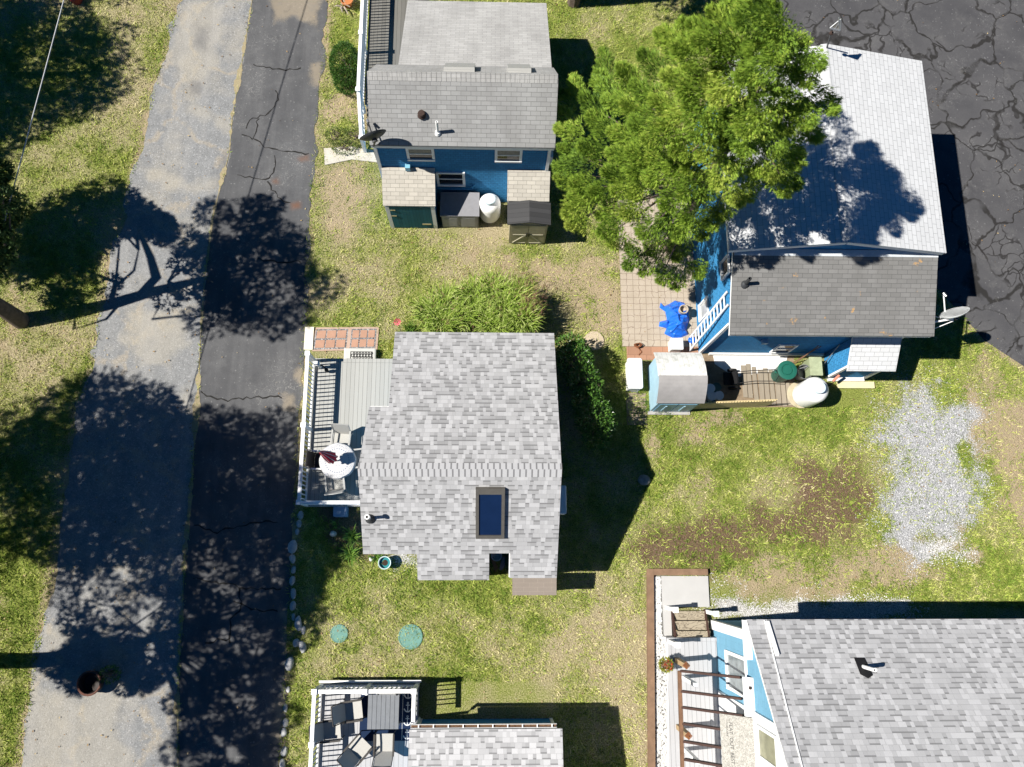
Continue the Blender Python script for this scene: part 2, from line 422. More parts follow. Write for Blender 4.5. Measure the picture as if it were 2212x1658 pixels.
col = t.mix(thr('dry', .6, 1.25), green, straw)
sandc = t.mix(t.noise(o, 16, 4, .7), (.30, .225, .135), (.56, .46, .31))
col = t.mix(t.math('MULTIPLY', thr('sand', .30, 2.6), .95), col, sandc)
soilc = t.mix(f1, (.085, .048, .034), (.27, .175, .125))
col = t.mix(t.math('MULTIPLY', thr('soil', .3, 2.6), .9), col, soilc)
gv = t.voro(o, 38, 'F1', 'Color'); gvs = t.sep(gv)[0]
gravc = t.ramp(gvs, [(0, (.28, .283, .29)), (.5, (.43, .435, .45)), (1, (.62, .625, .635))])
col = t.mix(thr('gravel', .2, 2.0), col, gravc)
pv = t.sep(t.voro(o, 26, 'F1', 'Color'))[0]; pd = t.voro(o, 26, 'DISTANCE_TO_EDGE')
pebc = t.mix(t.ramp(pd, [(.0, 0.0), (.12, 1.0)]), (.16, .14, .12), t.ramp(pv, [(0, (.55, .54, .52)), (1, (.9, .89, .87))]))
col = t.mix(thr('white', .2, 2.2), col, pebc)
t.bump(t.math('ADD', f3, t.math('MULTIPLY', f1, 1.5)), .8, .03)
M_LAWN = t.done(col, .95, 0, .1)
def ground_sheet():
    ny, nx = GX.shape; n = nx*ny
    co = np.stack([GX.ravel(), GY.ravel(), np.zeros(n)], 1)
    idx = np.arange(n).reshape(ny, nx)
    q = np.stack([idx[:-1, :-1], idx[:-1, 1:], idx[1:, 1:], idx[1:, :-1]], -1).reshape(-1, 4)
    me = bpy.data.meshes.new('ground'); m = len(q)
    me.vertices.add(n); me.loops.add(m*4); me.polygons.add(m)
    me.vertices.foreach_set('co', co.astype(np.float32).ravel())
    me.loops.foreach_set('vertex_index', q.astype(np.int32).ravel())
    me.polygons.foreach_set('loop_start', np.arange(0, m*4, 4, dtype=np.int32)); me.polygons.foreach_set('loop_total', np.full(m, 4, dtype=np.int32))
    me.update(calc_edges=True)
    for k, a in MK.items():
        at_ = me.attributes.new(k, 'FLOAT', 'POINT'); at_.data.foreach_set('value', a.astype(np.float32))
    me.materials.append(M_LAWN)
    return tag(link(bpy.data.objects.new('ground', me)), kind='structure')
ground_sheet()
def strip(name, L, Rr, z, mat, k=9, sand=None):
    n = len(L[0]); me = bpy.data.meshes.new(name)
    vs = []; fs = []
    for i in range(n):
        for j in range(k):
            f = j/(k-1); vs.append((L[0][i]*(1-f)+Rr[0][i]*f, L[1][i]*(1-f)+Rr[1][i]*f, z))
    for i in range(n-1):
        for j in range(k-1): fs.append((i*k+j, (i+1)*k+j, (i+1)*k+j+1, i*k+j+1))
    me.from_pydata(vs, [], fs); me.materials.append(mat)
    if sand:
        V = np.array(vs)
        for nm, pl, so in sand: me.attributes.new(nm, 'FLOAT', 'POINT').data.foreach_set('value', zone(V[:, 0], V[:, 1], pl, so, so*.9, 61, .6).astype(np.float32))
    return tag(link(bpy.data.objects.new(name, me)), kind='structure')
# old gravelly lane: pale worn asphalt, sandy patches
t = NT('old_asphalt'); o = t.obj()
b1 = t.noise(o, .55, 5, .6); b2 = t.noise(o, 2.2, 4, .65); fine = t.noise(o, 45, 3, .7); sp = t.sep(t.voro(o, 30, 'F1', 'Color'))[0]
col = t.mix(t.ramp(b2, [(.3, 0.0), (.7, 1.0)]), (.215, .22, .222), (.29, .295, .298))
col = t.mix(t.ramp(b1, [(.50, 0.0), (.68, .7)]), col, t.mix(fine, (.27, .25, .21), (.43, .40, .34)))
wv = t.n('VectorMath', operation='ADD'); t.put(wv.inputs[0], o); t.put(wv.inputs[1], t.noise(o, 1.2, 3, .5, 'Color'))
ed = t.voro(wv.outputs[0], .33, 'DISTANCE_TO_EDGE')
col = t.mix(t.math('MULTIPLY', t.ramp(ed, [(.012, 1.0), (.05, 0.0)]), t.ramp(b2, [(.42, 0.0), (.55, .6)])), col, (.40, .34, .25))
col = t.mix(t.ramp(sp, [(.0, .45), (.2, 0.0), (.85, 0.0), (1, .4)]), col, t.ramp(sp, [(0, .10), (1, .6)]))
col = t.mix(t.ramp(fine, [(.35, .5), (.6, 0.0)]), col, (.10, .10, .10))
sa = t.math('ADD', t.attr('sand'), t.math('MULTIPLY', t.math('SUBTRACT', t.math('ADD', t.math('MULTIPLY', b2, .5), t.math('MULTIPLY', fine, .5)), .5), 1.6))
col = t.mix(t.math('MULTIPLY', t.ramp(sa, [(.35, 0.0), (.95, 1.0)]), .45), col, t.mix(fine, (.24, .215, .17), (.52, .48, .40)))
col = t.mix(t.math('MULTIPLY', t.attr('patch'), .55), col, (.12, .12, .125))
tr_ = t.noise(t.comb(t.math('MULTIPLY', t.sep(o)[0], 1.6), t.math('MULTIPLY', t.sep(o)[1], .16)), 1.0, 3, .6)
col = t.mix(t.ramp(tr_, [(.5, 0.0), (.72, .35)]), col, (.36, .35, .335))
t.bump(t.math('ADD', fine, t.math('MULTIPLY', b2, 2.0)), .8, .025)
M_OLD = t.done(col, .95, 0, .1)
t = NT('asphalt'); o = t.obj()
b1 = t.noise(o, .6, 4, .6); fine = t.noise(o, 60, 2, .7); sp = t.sep(t.voro(o, 25, 'F1', 'Color'))[0]; b3 = t.noise(o, 3, 5, .7)
ox, oy, _ = t.sep(o); stre = t.noise(t.comb(t.math('MULTIPLY', ox, 3.0), t.math('MULTIPLY', oy, .25)), 1.0, 3, .6)
col = t.mix(t.ramp(b1, [(.3, 0.0), (.7, 1.0)]), (.076, .077, .081), (.112, .113, .116))
col = t.mix(t.ramp(stre, [(.45, 0.0), (.7, .4)]), col, (.15, .15, .152))
col = t.mix(t.ramp(b3, [(.66, 0.0), (.74, .45)]), col, (.27, .25, .21))
col = t.mix(t.ramp(sp, [(.985, 0.0), (.995, .35)]), col, (.32, .32, .31))
col = t.mix(t.ramp(fine, [(.3, .4), (.6, 0.0)]), col, (.035, .035, .038))
ed = t.voro(t.noise(o, 1.1, 3, .5, 'Color'), 9, 'DISTANCE_TO_EDGE')
col = t.mix(t.math('MULTIPLY', t.ramp(ed, [(.0, 1.0), (.02, 0.0)]), t.ramp(b1, [(.5, 0.0), (.6, .5)])), col, (.33, .32, .3))
sa = t.math('ADD', t.attr('sand'), t.math('MULTIPLY', t.math('SUBTRACT', t.math('ADD', t.math('MULTIPLY', b3, .5), t.math('MULTIPLY', fine, .5)), .5), 1.8))
col = t.mix(t.math('MULTIPLY', t.ramp(sa, [(.4, 0.0), (.9, 1.0)]), .6), col, (.30, .25, .18))
col = t.mix(t.math('MULTIPLY', t.attr('rust'), .8), col, (.15, .075, .045))
cl_ = t.noise(o, 1.6, 6, .75)
col = t.mix(t.ramp(cl_, [(.52, 0.0), (.75, .45)]), col, (.155, .155, .155)); col = t.mix(t.ramp(cl_, [(.28, .45), (.44, 0.0)]), col, (.045, .045, .048))
t.bump(fine, .35, .01)
M_ASPH = t.done(col, .9, 0, .15)
LS = [gp(q) for q in ([(395, 0), (500, 0), (470, 150), (440, 175), (400, 190), (360, 130)], [(396, 195), (420, 195), (440, 225), (505, 265), (508, 300), (480, 285), (400, 240)], [(310, 360), (350, 360), (400, 395), (470, 385), (465, 425), (420, 425), (350, 400), (320, 395)],
      [(270, 675), (330, 665), (400, 690), (410, 740), (370, 790), (300, 790), (262, 730)], [(380, 860), (420, 840), (420, 930), (400, 930)], [(60, 1480), (250, 1500), (290, 1660), (240, 1800), (20, 1800), (40, 1600)], [(90, 1360), (170, 1330), (180, 1400), (110, 1420)])]
LD = [gp(q) for q in ([(425, 55), (450, 60), (445, 110), (420, 100)], [(478, 330), (500, 320), (496, 400), (474, 400)], [(415, 180), (432, 182), (430, 205), (414, 200)])]
strip('old_lane', ragged(lane_l, .42, 31), (seam[:, 0]+.06, seam[:, 1]), .005, M_OLD, 44, [('sand', LS, .4), ('patch', LD, .3)])
RS = [gp(q) for q in ([(570, -40), (700, -40), (690, 70), (640, 40), (590, 55)], [(672, 140), (700, 130), (690, 190), (668, 180)], [(640, 885), (612, 880), (610, 850), (645, 840)], [(655, 760), (640, 800), (646, 860), (660, 850)], [(600, 1320), (640, 1300), (628, 1420), (606, 1400)], [(592, 1500), (625, 1490), (620, 1600), (596, 1600)])]
RR_ = [gp(q) for q in ([(586, 388), (600, 385), (602, 397), (588, 398)], [(628, 440), (648, 437), (650, 450), (632, 452)], [(646, 345), (664, 338), (665, 346), (650, 350)])]
strip('road', ragged(seam, .12, 37), ragged(asph_r, .26, 41), .012, M_ASPH, 40, [('sand', RS, .3), ('rust', RR_, .12)])
# sandy grit washed along the seam
t = NT('sandy_grit'); o = t.obj()
M_GRIT = t.done(t.mix(t.noise(o, 22, 4, .7), (.16, .13, .07), (.42, .36, .23)), .95)
n = len(seam); wid = np.clip((vnoise(seam[:, 1], seam[:, 1]*0, .9, 53, 5)-.50)*.8, 0, .12)+np.clip((vnoise(seam[:, 1], seam[:, 1]*0, .16, 54, 2)-.55)*.3, 0, .1)
wid *= np.where((seam[:, 1] > 12) | (seam[:, 1] < 6), 1, .35)
strip('grit_strip', (seam[:, 0]-wid*.8-.01, seam[:, 1]), (seam[:, 0]+wid*.5+.01, seam[:, 1]), .018, M_GRIT)
# parking lot with its web of filled cracks
t = NT('lot_asphalt'); o = t.obj()
b1 = t.noise(o, .5, 4, .6); fine = t.noise(o, 60, 2, .7); sp = t.sep(t.voro(o, 25, 'F1', 'Color'))[0]
wv = t.n('VectorMath', operation='MULTIPLY_ADD'); t.put(wv.inputs[0], t.noise(o, .7, 3, .5, 'Color')); wv.inputs[1].default_value = (2.2, 2.2, 0); t.put(wv.inputs[2], o)
wv2 = t.n('VectorMath', operation='MULTIPLY_ADD'); t.put(wv2.inputs[0], t.noise(o, 3.5, 2, .5, 'Color')); wv2.inputs[1].default_value = (.14, .14, 0); t.put(wv2.inputs[2], wv.outputs[0])
e1 = t.voro(wv2.outputs[0], .50, 'DISTANCE_TO_EDGE'); e2 = t.voro(wv2.outputs[0], 1.35, 'DISTANCE_TO_EDGE')
col = t.mix(t.ramp(b1, [(.3, 0.0), (.7, 1.0)]), (.056, .056, .061), (.096, .095, .098))
col = t.mix(t.ramp(t.noise(o, 2.6, 5, .7), [(.62, 0.0), (.72, .3)]), col, (.12, .117, .11))
col = t.mix(t.ramp(sp, [(.985, 0.0), (.995, .4)]), col, (.25, .25, .25))
col = t.mix(t.ramp(fine, [(.3, .35), (.6, 0.0)]), col, (.03, .03, .033))
col = t.mix(t.math('MULTIPLY', t.ramp(t.math('ADD', e1, t.math('MULTIPLY', t.math('SUBTRACT', t.noise(o, 2.2, 3, .6), .5), .035)), [(.012, 1.0), (.027, 0.0)]), t.ramp(t.noise(o, .8, 3, .6), [(.36, .25), (.5, .9)])), col, (.020, .019, .018))
sm = t.noise(o, 1.4, 6, .75)
col = t.mix(t.ramp(sm, [(.54, 0.0), (.74, .5)]), col, (.13, .128, .125))
col = t.mix(t.math('MULTIPLY', t.ramp(e2, [(.02, 1.0), (.045, 0.0)]), t.ramp(b1, [(.52, 0.0), (.58, .8)])), col, (.018, .017, .0165))
li = t.voro(t.noise(o, .8, 4, .6, 'Color'), 7, 'DISTANCE_TO_EDGE')
col = t.mix(t.math('MULTIPLY', t.ramp(li, [(.0, 1.0), (.012, 0.0)]), t.ramp(t.noise(o, .9, 2), [(.5, 0.0), (.6, .55)])), col, (.24, .24, .235))
t.bump(fine, .3, .01)
M_LOT = t.done(col, .9, 0, .15)
tag(MB().poly([(x, y, .006) for x, y in LOT]).build('parking_lot', M_LOT), kind='structure')
# crack lines of the road
M_CRACK = plain('crack_dark', (.022, .021, .02), .95, .3, 8)
CR_ = [[(547, 142), (575, 147), (610, 153), (650, 150)], [(597, 196), (601, 217), (588, 235), (580, 247), (547, 257), (536, 268), (534, 279)], [(557, 257), (553, 285), (547, 300), (573, 318), (613, 327), (667, 335)],
       [(523, 290), (547, 300)], [(513, 377), (547, 387), (583, 387), (597, 360), (593, 336)], [(577, 393), (600, 427), (627, 440)], [(433, 848), (470, 862), (493, 866), (533, 860), (610, 858)],
       [(417, 1249), (450, 1253), (483, 1261), (533, 1271), (607, 1273)], [(520, 1271), (519, 1320), (500, 1340), (498, 1390)], [(443, 1389), (470, 1383), (498, 1380)], [(505, 1300), (560, 1322), (600, 1318)], [(420, 1135), (470, 1150), (540, 1130), (600, 1128)],
       [(555, 560), (600, 566), (650, 565)], [(1, 1), (2, 2)]][:-1]
mb = MB()
for ci, ln in enumerate(CR_):
    pts = [at(*p) for p in ln]; P2 = []
    for a, b in zip(pts[:-1], pts[1:]):
        k = max(2, int((b-a).length/.12)); P2 += [a.lerp(b, i/k) for i in range(k)]
    P2.append(pts[-1]); rr = random.Random(ci)
    prev = None
    for i, p in enumerate(P2):
        d = (P2[min(i+1, len(P2)-1)]-P2[max(i-1, 0)]).normalized(); nrm = Vector((-d.y, d.x, 0))
        c = p+nrm*rr.uniform(-.05, .05); w = rr.uniform(.008, .032)
        cur = ((c+nrm*w)[:2]+(.018,), (c-nrm*w)[:2]+(.018,))
        cur = (tuple((c+nrm*w)[:2])+(.018,), tuple((c-nrm*w)[:2])+(.018,))
        if prev: mb.poly([prev[0], prev[1], cur[1], cur[0]])
        prev = cur
tag(mb.build('road_cracks', M_CRACK), kind='structure')
# concrete walk by the upper cottage and paved patios
M_CONC = plain('concrete', (.50, .47, .41), .9, .10, 3, fine=.25, bump=.2)
pts = gp([(700, 322), (760, 318), (806, 326), (815, 352), (760, 346), (702, 358)])
tag(MB().prism(pts, 0, .04).build('concrete_walk', M_CONC), kind='structure')
t = NT('patio_tile'); o = t.obj(); x, y, _ = t.sep(o)
TS = .445
fx = t.math('FRACT', t.math('DIVIDE', t.math('SUBTRACT', x, 4.60), TS)); fy = t.math('FRACT', t.math('DIVIDE', t.math('SUBTRACT', y, 7.10), TS))
dx = t.math('SUBTRACT', fx, .5); dy = t.math('SUBTRACT', fy, .5)
ang = t.math('ARCTAN2', dy, dx); star = t.math('ABSOLUTE', t.math('SINE', t.math('ADD', t.math('MULTIPLY', ang, 2.0), t.math('MULTIPLY', t.math('SUBTRACT', t.noise(o, 3, 2), .5), 3.0))))
rad = t.math('SQRT', t.math('ADD', t.math('MULTIPLY', dx, dx), t.math('MULTIPLY', dy, dy)))
stl = t.math('LESS_THAN', t.math('MULTIPLY', star, rad), .034)
grout = t.math('MAXIMUM', t.math('GREATER_THAN', t.math('ABSOLUTE', dx), .475), t.math('GREATER_THAN', t.math('ABSOLUTE', dy), .475))
col = t.mix(t.noise(o, 2.3, 4, .6), (.32, .265, .205), (.47, .41, .335))
col = t.mix(t.ramp(t.noise(o, 50, 2, .7), [(.3, .3), (.6, 0.0)]), col, (.2, .15, .1))
col = t.mix(t.math('MULTIPLY', stl, .8), col, (.14, .10, .075)); col = t.mix(t.math('MULTIPLY', grout, .5), col, (.13, .10, .07))
M_PATIO = t.done(col, .9)
tag(MB().box(4.60, 7.25, 7.10, 13.0, 0, .035).build('patio', M_PATIO), kind='structure')
M_PAVER = tab_shingle('red_paver', (.34, .19, .125), .5, .40, .40, .15, .3)
tag(MB().box(4.75, 7.25, 6.62, 7.096, 0, .031).build('brick_walk', M_PAVER), kind='structure')
M_GREYP = tab_shingle('grey_paver', (.27, .22, .16), .5, .22, .11, .2, .3)
tag(MB().box(4.68, 5.36, 4.35, 5.45, 0, .022).build('paver_path', M_GREYP), kind='structure')
# ---------------------------------------------------------------- grass blades
NOGRASS = [[(-3.6, 12.4), (1.95, 12.4), (1.95, 19), (-4.6, 19), (-4.6, 15)], [(-5.8, 1.6), (-3.5, .1), (2, -.6), (2, 6.7), (-5.8, 6.4)], [(-5.1, -3.85), (2.1, -3.85), (2.1, -9), (-5.1, -9)],
           [(5.1, -.45), (20, -2.0), (20, -9), (4.95, -9)], [(7.25, 6.85), (13.3, 6.85), (13.3, 15.5), (7.25, 15.5)], [(4.6, 6.6), (7.3, 6.6), (7.3, 13), (4.6, 13)], [(5.4, 4.75), (13.2, 5.05), (13.2, 7), (5.4, 7)],
           gp([(661, 706), (816, 706), (814, 772), (661, 772)]), LANE_POLY, ASPH_POLY, LOT, [(-3.55, 11.45), (2, 10.9), (2, 12.5), (-3.6, 12.5)]]
def grass_field(n=420000):
    px = rng.uniform(-60, 2280, n*2); py = rng.uniform(-60, 1720, n*2)
    r = np.stack([(px-FW/2)/F, -(py-FH/2)/F, -np.ones_like(px)], 1) @ _CRn.T
    k = -CAMH/r[:, 2]; x = r[:, 0]*k; y = r[:, 1]*k
    bad = np.zeros(len(x), bool)
    for pl in NOGRASS: bad |= poly_sd(x, y, pl) > (.0 if pl not in (LANE_POLY, ASPH_POLY) else .05)
    x, y = x[~bad], y[~bad]
    m = masks(x, y); bare = np.clip(m['gravel']*1.0+m['white']*.95+m['sand']*.72+m['soil']*.55, 0, 1)
    clump = vnoise(x, y, .22, 77, 2)
    keep = rng.random(len(x)) < np.clip((1-bare)*(1.1-.55*m['dry'])*(.25+1.4*clump), 0, 1)
    x, y, dry, cl = x[keep], y[keep], m['dry'][keep], clump[keep]
    n = len(x); h = rng.uniform(.03, .11, n)*(1.25-.6*dry)*(.6+.8*cl); w = rng.uniform(.007, .017, n)
    a = rng.uniform(0, 2*np.pi, n); b = rng.uniform(0, 2*np.pi, n); ln = rng.uniform(.4, 1.6, n)*h
    dx, dy = np.cos(a)*w, np.sin(a)*w
    v = np.zeros((n, 3, 3))
    v[:, 0, 0] = x-dx; v[:, 0, 1] = y-dy; v[:, 1, 0] = x+dx; v[:, 1, 1] = y+dy
    v[:, 2, 0] = x+np.cos(b)*ln; v[:, 2, 1] = y+np.sin(b)*ln; v[:, 2, 2] = h
    tint = np.clip(dry*.85+(vnoise(x, y, .16, 79, 2)-.5)*1.2+rng.normal(0, .2, n), 0, 1)
    t = NT('grass_blade'); tc = t.attr('tint')
    col = t.ramp(tc, [(0, (.13, .205, .024)), (.3, (.36, .43, .075)), (.6, (.47, .48, .15)), (1, (.64, .56, .33))])
    m_ = t.done(col, .7, 0, .2)
    return tag(tris('grass', v, m_, None, {'tint': tint}), 'short patchy lawn grass, part green and part straw coloured', 'grass', kind='stuff')
grass_field()

# loose stones at the thinning edge of the gravel and fallen leaves
def pebbles(name, polys, n, r0, r1, cols, label, cat, soft=.9):
    lo = np.min([np.min(np.array(p), 0) for p in polys], 0)-.8; hi = np.max([np.max(np.array(p), 0) for p in polys], 0)+.8
    q = rng.uniform(lo, hi, (n*5, 2)); w = zone(q[:, 0], q[:, 1], polys, soft, .8, 7, .6)
    q = q[rng.random(len(q)) < np.clip(w*1.1, 0, .8)][:n]; n = len(q); r = rng.uniform(r0, r1, n); a = rng.uniform(0, 6.28, n)
    ring = [np.c_[q[:, 0]+np.cos(a+k*2.094)*r, q[:, 1]+np.sin(a+k*2.094)*r*rng.uniform(.7, 1, n), np.full(n, .004)] for k in range(3)]
    top = np.c_[q+rng.normal(0, .25, (n, 2))*r[:, None], r*.9]
    T = np.concatenate([np.stack([ring[k], ring[(k+1) % 3], top], 1) for k in range(3)])
    t = NT(name); m_ = t.done(t.ramp(t.attr('tint'), cols), .9, 0, .15)
    tag(tris(name, T, m_, None, {'tint': np.tile(rng.random(n), 3)}), label, cat, kind='stuff')
pebbles('scattered_gravel', Z_GRAVEL, 9000, .012, .03, [(0, (.22, .225, .24)), (.6, (.45, .455, .47)), (1, (.7, .7, .71))], 'loose grey gravel thinning out into the lawn at the right', 'gravel', 1.1)
pebbles('scattered_pebbles', Z_WHITE[:2], 5000, .012, .03, [(0, (.4, .4, .4)), (1, (.8, .79, .77))], 'loose white pebbles along the lower right cottage wall', 'pebbles', .6)
def fallen_leaves(n=2600):
    px = rng.uniform(0, 2212, n); py = rng.uniform(0, 1658, n)
    r = np.stack([(px-FW/2)/F, -(py-FH/2)/F, -np.ones_like(px)], 1) @ _CRn.T; k = -CAMH/r[:, 2]; x = r[:, 0]*k; y = r[:, 1]*k
    on = (poly_sd(x, y, ASPH_POLY) > 0) | (poly_sd(x, y, LOT) > 0); keep = ~on | (rng.random(n) < .25); x, y = x[keep], y[keep]; n = len(x)
    a = rng.uniform(0, 6.28, n); l = rng.uniform(.018, .045, n); z = np.full(n, .03)+rng.uniform(0, .02, n)
    d = np.c_[np.cos(a), np.sin(a)]; e = np.c_[-np.sin(a), np.cos(a)]
    p = lambda u, v, dz: np.c_[np.c_[x, y]+d*(l*u)[:, None]+e*(l*v)[:, None], z+dz]
    T = np.concatenate([np.stack([p(-1, 0, 0), p(0, .55, .01), p(1, 0, 0)], 1), np.stack([p(-1, 0, 0), p(1, 0, 0), p(0, -.55, .012)], 1)])
    t = NT('fallen_leaf'); m_ = t.done(t.ramp(t.attr('tint'), [(0, (.12, .07, .035)), (.5, (.27, .17, .08)), (1, (.45, .36, .2))]), .9)
    tag(tris('fallen_leaves', T, m_, None, {'tint': np.tile(rng.random(n), 2)}), 'small dry brown leaves scattered over lawn and lane', 'leaves', kind='stuff')
fallen_leaves()
# ================================================================ BUILDINGS
M_WHITE = plain('white_trim', (.80, .80, .79), .55, .04, 3)
M_BLUE = tab_shingle('blue_shingle_wall', (.042, .225, .46), .62, .16, .13, .10, .2, None, None, .8, .022, .8)
M_BLUE2 = tab_shingle('pale_blue_wall', (.165, .36, .50), .88, .35, .16, .05, .12, None, None, .8, .012, .5)
M_GLASS = plain('window_glass', (.012, .014, .018), .06, .1, 3, 0, .6)
M_CURT = plain('curtain', (.30, .27, .22), .8, .25, 20)
M_TEAL = planks('teal_planks', (.022, .13, .17), .11, 'u', .35, .12)
M_ARCH = arch_shingle('arch_shingle')
M_ARCHD = arch_shingle('arch_shingle_pale', (.325, .395, .45, .53))
M_TABA = tab_shingle('grey_tab_shingle', (.30, .30, .297), .42, .30, .135, .09, .42, (.16, .155, .15))
M_TABN = tab_shingle('pale_grey_tab_shingle', (.40, .395, .385), .62, .30, .115, .10, .45, (.2, .195, .19))
M_TABS = tab_shingle('beige_tab_shingle', (.47, .44, .385), .42, .30, .135, .10, .3, (.24, .22, .18))
M_TABE = tab_shingle('weathered_tab_shingle', (.18, .178, .174), .42, .30, .135, .12, .4, (.12, .118, .112), (.42, .25, .10))
M_TABW = tab_shingle('white_tab_shingle', (.56, .57, .58), .45, .30, .15, .05, .14, (.42, .42, .42))
M_CAPW = tab_shingle('white_cap_shingle', (.50, .51, .52), .6, .6, .2, .05, .1)
M_DECK = planks('grey_deck', (.35, .35, .33), .14, 'u', .25, .06, .12)
M_DECKD = planks('weathered_deck', (.155, .15, .135), .14, 'u', .25, .12, .25)
M_DECKB = planks('composite_deck', (.40, .40, .41), .14, 'u', .25, .04, .08)
M_BROWN = plain('brown_wood', (.19, .105, .062), .8, .25, 5, fine=.3)
M_DKBROWN = plain('dark_stained_wood', (.05, .024, .018), .7, .25, 6, fine=.2)
M_BLACK = plain('black_rubber', (.012, .012, .013), .6, .2, 10)
M_GREYM = plain('grey_metal', (.30, .31, .32), .4, .1, 8, .6, .5)
M_DKMET = plain('dark_grey_metal', (.055, .058, .062), .5, .15, 8, .3)
M_RUST = plain('rusty_metal', (.045, .028, .023), .8, .3, 12)
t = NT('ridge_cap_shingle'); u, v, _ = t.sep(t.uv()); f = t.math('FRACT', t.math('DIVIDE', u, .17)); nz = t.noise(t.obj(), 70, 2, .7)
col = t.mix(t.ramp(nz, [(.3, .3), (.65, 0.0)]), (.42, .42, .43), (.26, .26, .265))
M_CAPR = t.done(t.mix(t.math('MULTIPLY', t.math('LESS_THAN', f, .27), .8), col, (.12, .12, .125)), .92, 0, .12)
M_FOUND = plain('whitewashed_foundation', (.70, .69, .66), .9, .12, 4, fine=.3)
def roof_slab(name, poly, zf, mat, parent, th=.05, fth=.17, inset=.02, fas=True, label=None):
    """shingle sheet with a white fascia board below its edges; zf(x, y) is the top"""
    r = MB().prism(poly, lambda x, y: zf(x, y)-th, zf).build(name, mat, parent, label=label)
    if fas:
        cx_ = sum(p[0] for p in poly)/len(poly); cy_ = sum(p[1] for p in poly)/len(poly)
        ip = [(x+(inset if x < cx_ else -inset), y+(inset if y < cy_ else -inset)) for x, y in poly]
        MB().prism(ip, lambda x, y: zf(x, y)-th-fth, lambda x, y: zf(x, y)-th-.003).build('fascia', M_WHITE, r)
    return r
def window_s(parent, x0, x1, z0, z1, y, curtain=False, split=True, fr=.085):
    """sash window in a wall facing -y"""
    m = MB(); m.box(x0, x1, y-.05, y+.01, z1-fr, z1); m.box(x0, x1, y-.07, y+.01, z0, z0+fr)
    m.box(x0, x0+fr, y-.048, y+.01, z0+fr, z1-fr); m.box(x1-fr, x1, y-.048, y+.01, z0+fr, z1-fr)
    w = m.build('window', M_WHITE, parent)
    zm = (z0+z1)/2
    if split: MB().box(x0+fr, x1-fr, y-.04, y-.012, zm-.022, zm+.022).build('sash', M_WHITE, w)
    MB().box(x0+fr, x1-fr, y-.02, y-.008, z0+fr, z1-fr).build('pane', M_GLASS, w)
    if curtain: MB().box(x0+fr+.01, x1-fr-.01, y-.026, y-.021, zm+.02, z1-fr-.01).build('blind', M_CURT, w)
    return w
def window_w(parent, y0, y1, z0, z1, x, fr=.085, pane=None):
    m = MB(); m.box(x-.05, x+.01, y0, y1, z1-fr, z1); m.box(x-.07, x+.01, y0, y1, z0, z0+fr)
    m.box(x-.048, x+.01, y0, y0+fr, z0+fr, z1-fr); m.box(x-.048, x+.01, y1-fr, y1, z0+fr, z1-fr)
    w = m.build('window', M_WHITE, parent)
    MB().box(x-.02, x-.006, y0+fr, y1-fr, z0+fr, z1-fr).build('pane', pane or M_GLASS, w)
    return w
# ---------------------------------------------------------------- upper cottage (A)
A = thing('cottage', (-.85, 15.5, 0), 'blue shingled cottage with two closed skylights, left of the big green cedar', 'house')
MB().vprism([(12.45, 0), (15.2, 0), (15.2, 3.75), (13.9, 5.25), (12.45, 3.98)], 0, -3.6, 1.88).build('wall', M_BLUE, A)
MB().box(-2.85, 1.85, 15.21, 18.95, 0, 2.0).build('wall', M_BLUE, A)
sA = lambda x, y: 5.5-(13.9-y)*.906
nA = lambda x, y: 5.5-(y-13.9)*1.185
wA = lambda x, y: 3.92-(y-15.24)*.478
rA = roof_slab('roof', [(-3.72, 12.33), (1.99, 12.33), (1.99, 13.9), (-3.65, 13.9)], sA, M_TABA, A)
roof_slab('roof', [(-3.65, 13.9), (1.99, 13.9), (1.99, 15.25), (-3.65, 15.25)], nA, M_TABN, A)
roof_slab('roof', [(-2.95, 15.235), (1.93, 15.235), (1.93, 19.05), (-2.95, 19.05)], wA, M_TABN, A)
m = MB(); x = -3.64
while x < 1.95:
    x2 = min(x+.145, 1.98)
    m.poly([(x, 13.72, sA(0, 13.72)+.014), (x2-.008, 13.72, sA(0, 13.72)+.014), (x2-.008, 13.9, 5.525), (x, 13.9, 5.525)])
    m.poly([(x, 13.9, 5.525), (x2-.008, 13.9, 5.525), (x2-.008, 14.03, nA(0, 14.03)+.014), (x, 14.03, nA(0, 14.03)+.014)])
    x = x2
m.build('ridge_cap', M_TABN, rA)
MB().box(-3.66, -3.56, 12.40, 12.47, 0, 3.86).build('corner_board', M_WHITE, A)
MB().box(1.80, 1.90, 12.40, 12.47, 2.4, 3.86).build('corner_board', M_WHITE, A)
MB().box(-3.56, 1.80, 12.41, 12.47, 3.82, 3.98).build('frieze_board', M_WHITE, A)
window_s(A, -2.66, -1.78, 3.02, 3.815, 12.45, True); window_s(A, .13, 1.0, 3.0, 3.815, 12.45, True); window_s(A, -1.82, -.86, 1.30, 2.22, 12.45)
MB().box(-2.78, -2.62, 12.30, 12.47, 2.50, 2.72).build('lamp_box', plain('pale_blue_box', (.18, .40, .52), .5), A)
for x0, x1 in ((-1.42, -.50), (.50, 1.20)):
    p = lambda y, dz: (y+dz*.764, nA(0, y)+dz*.645)
    sk = MB().vprism([p(14.18, -.02), p(14.18, .13), p(14.98, .13), p(14.98, -.02)], 0, x0, x1).build('skylight', planks('grey_skylight_cover', (.36, .36, .345), .09, 'v', .6), A)
m = MB().lathe((-2.09, 13.0, sA(0, 13.0)-.02), [(.13, 0), (.12, .05), (.09, .10), (.12, .12), (.10, .17), (.02, .18)], 14)
m.build('roof_vent', M_RUST, A, True)
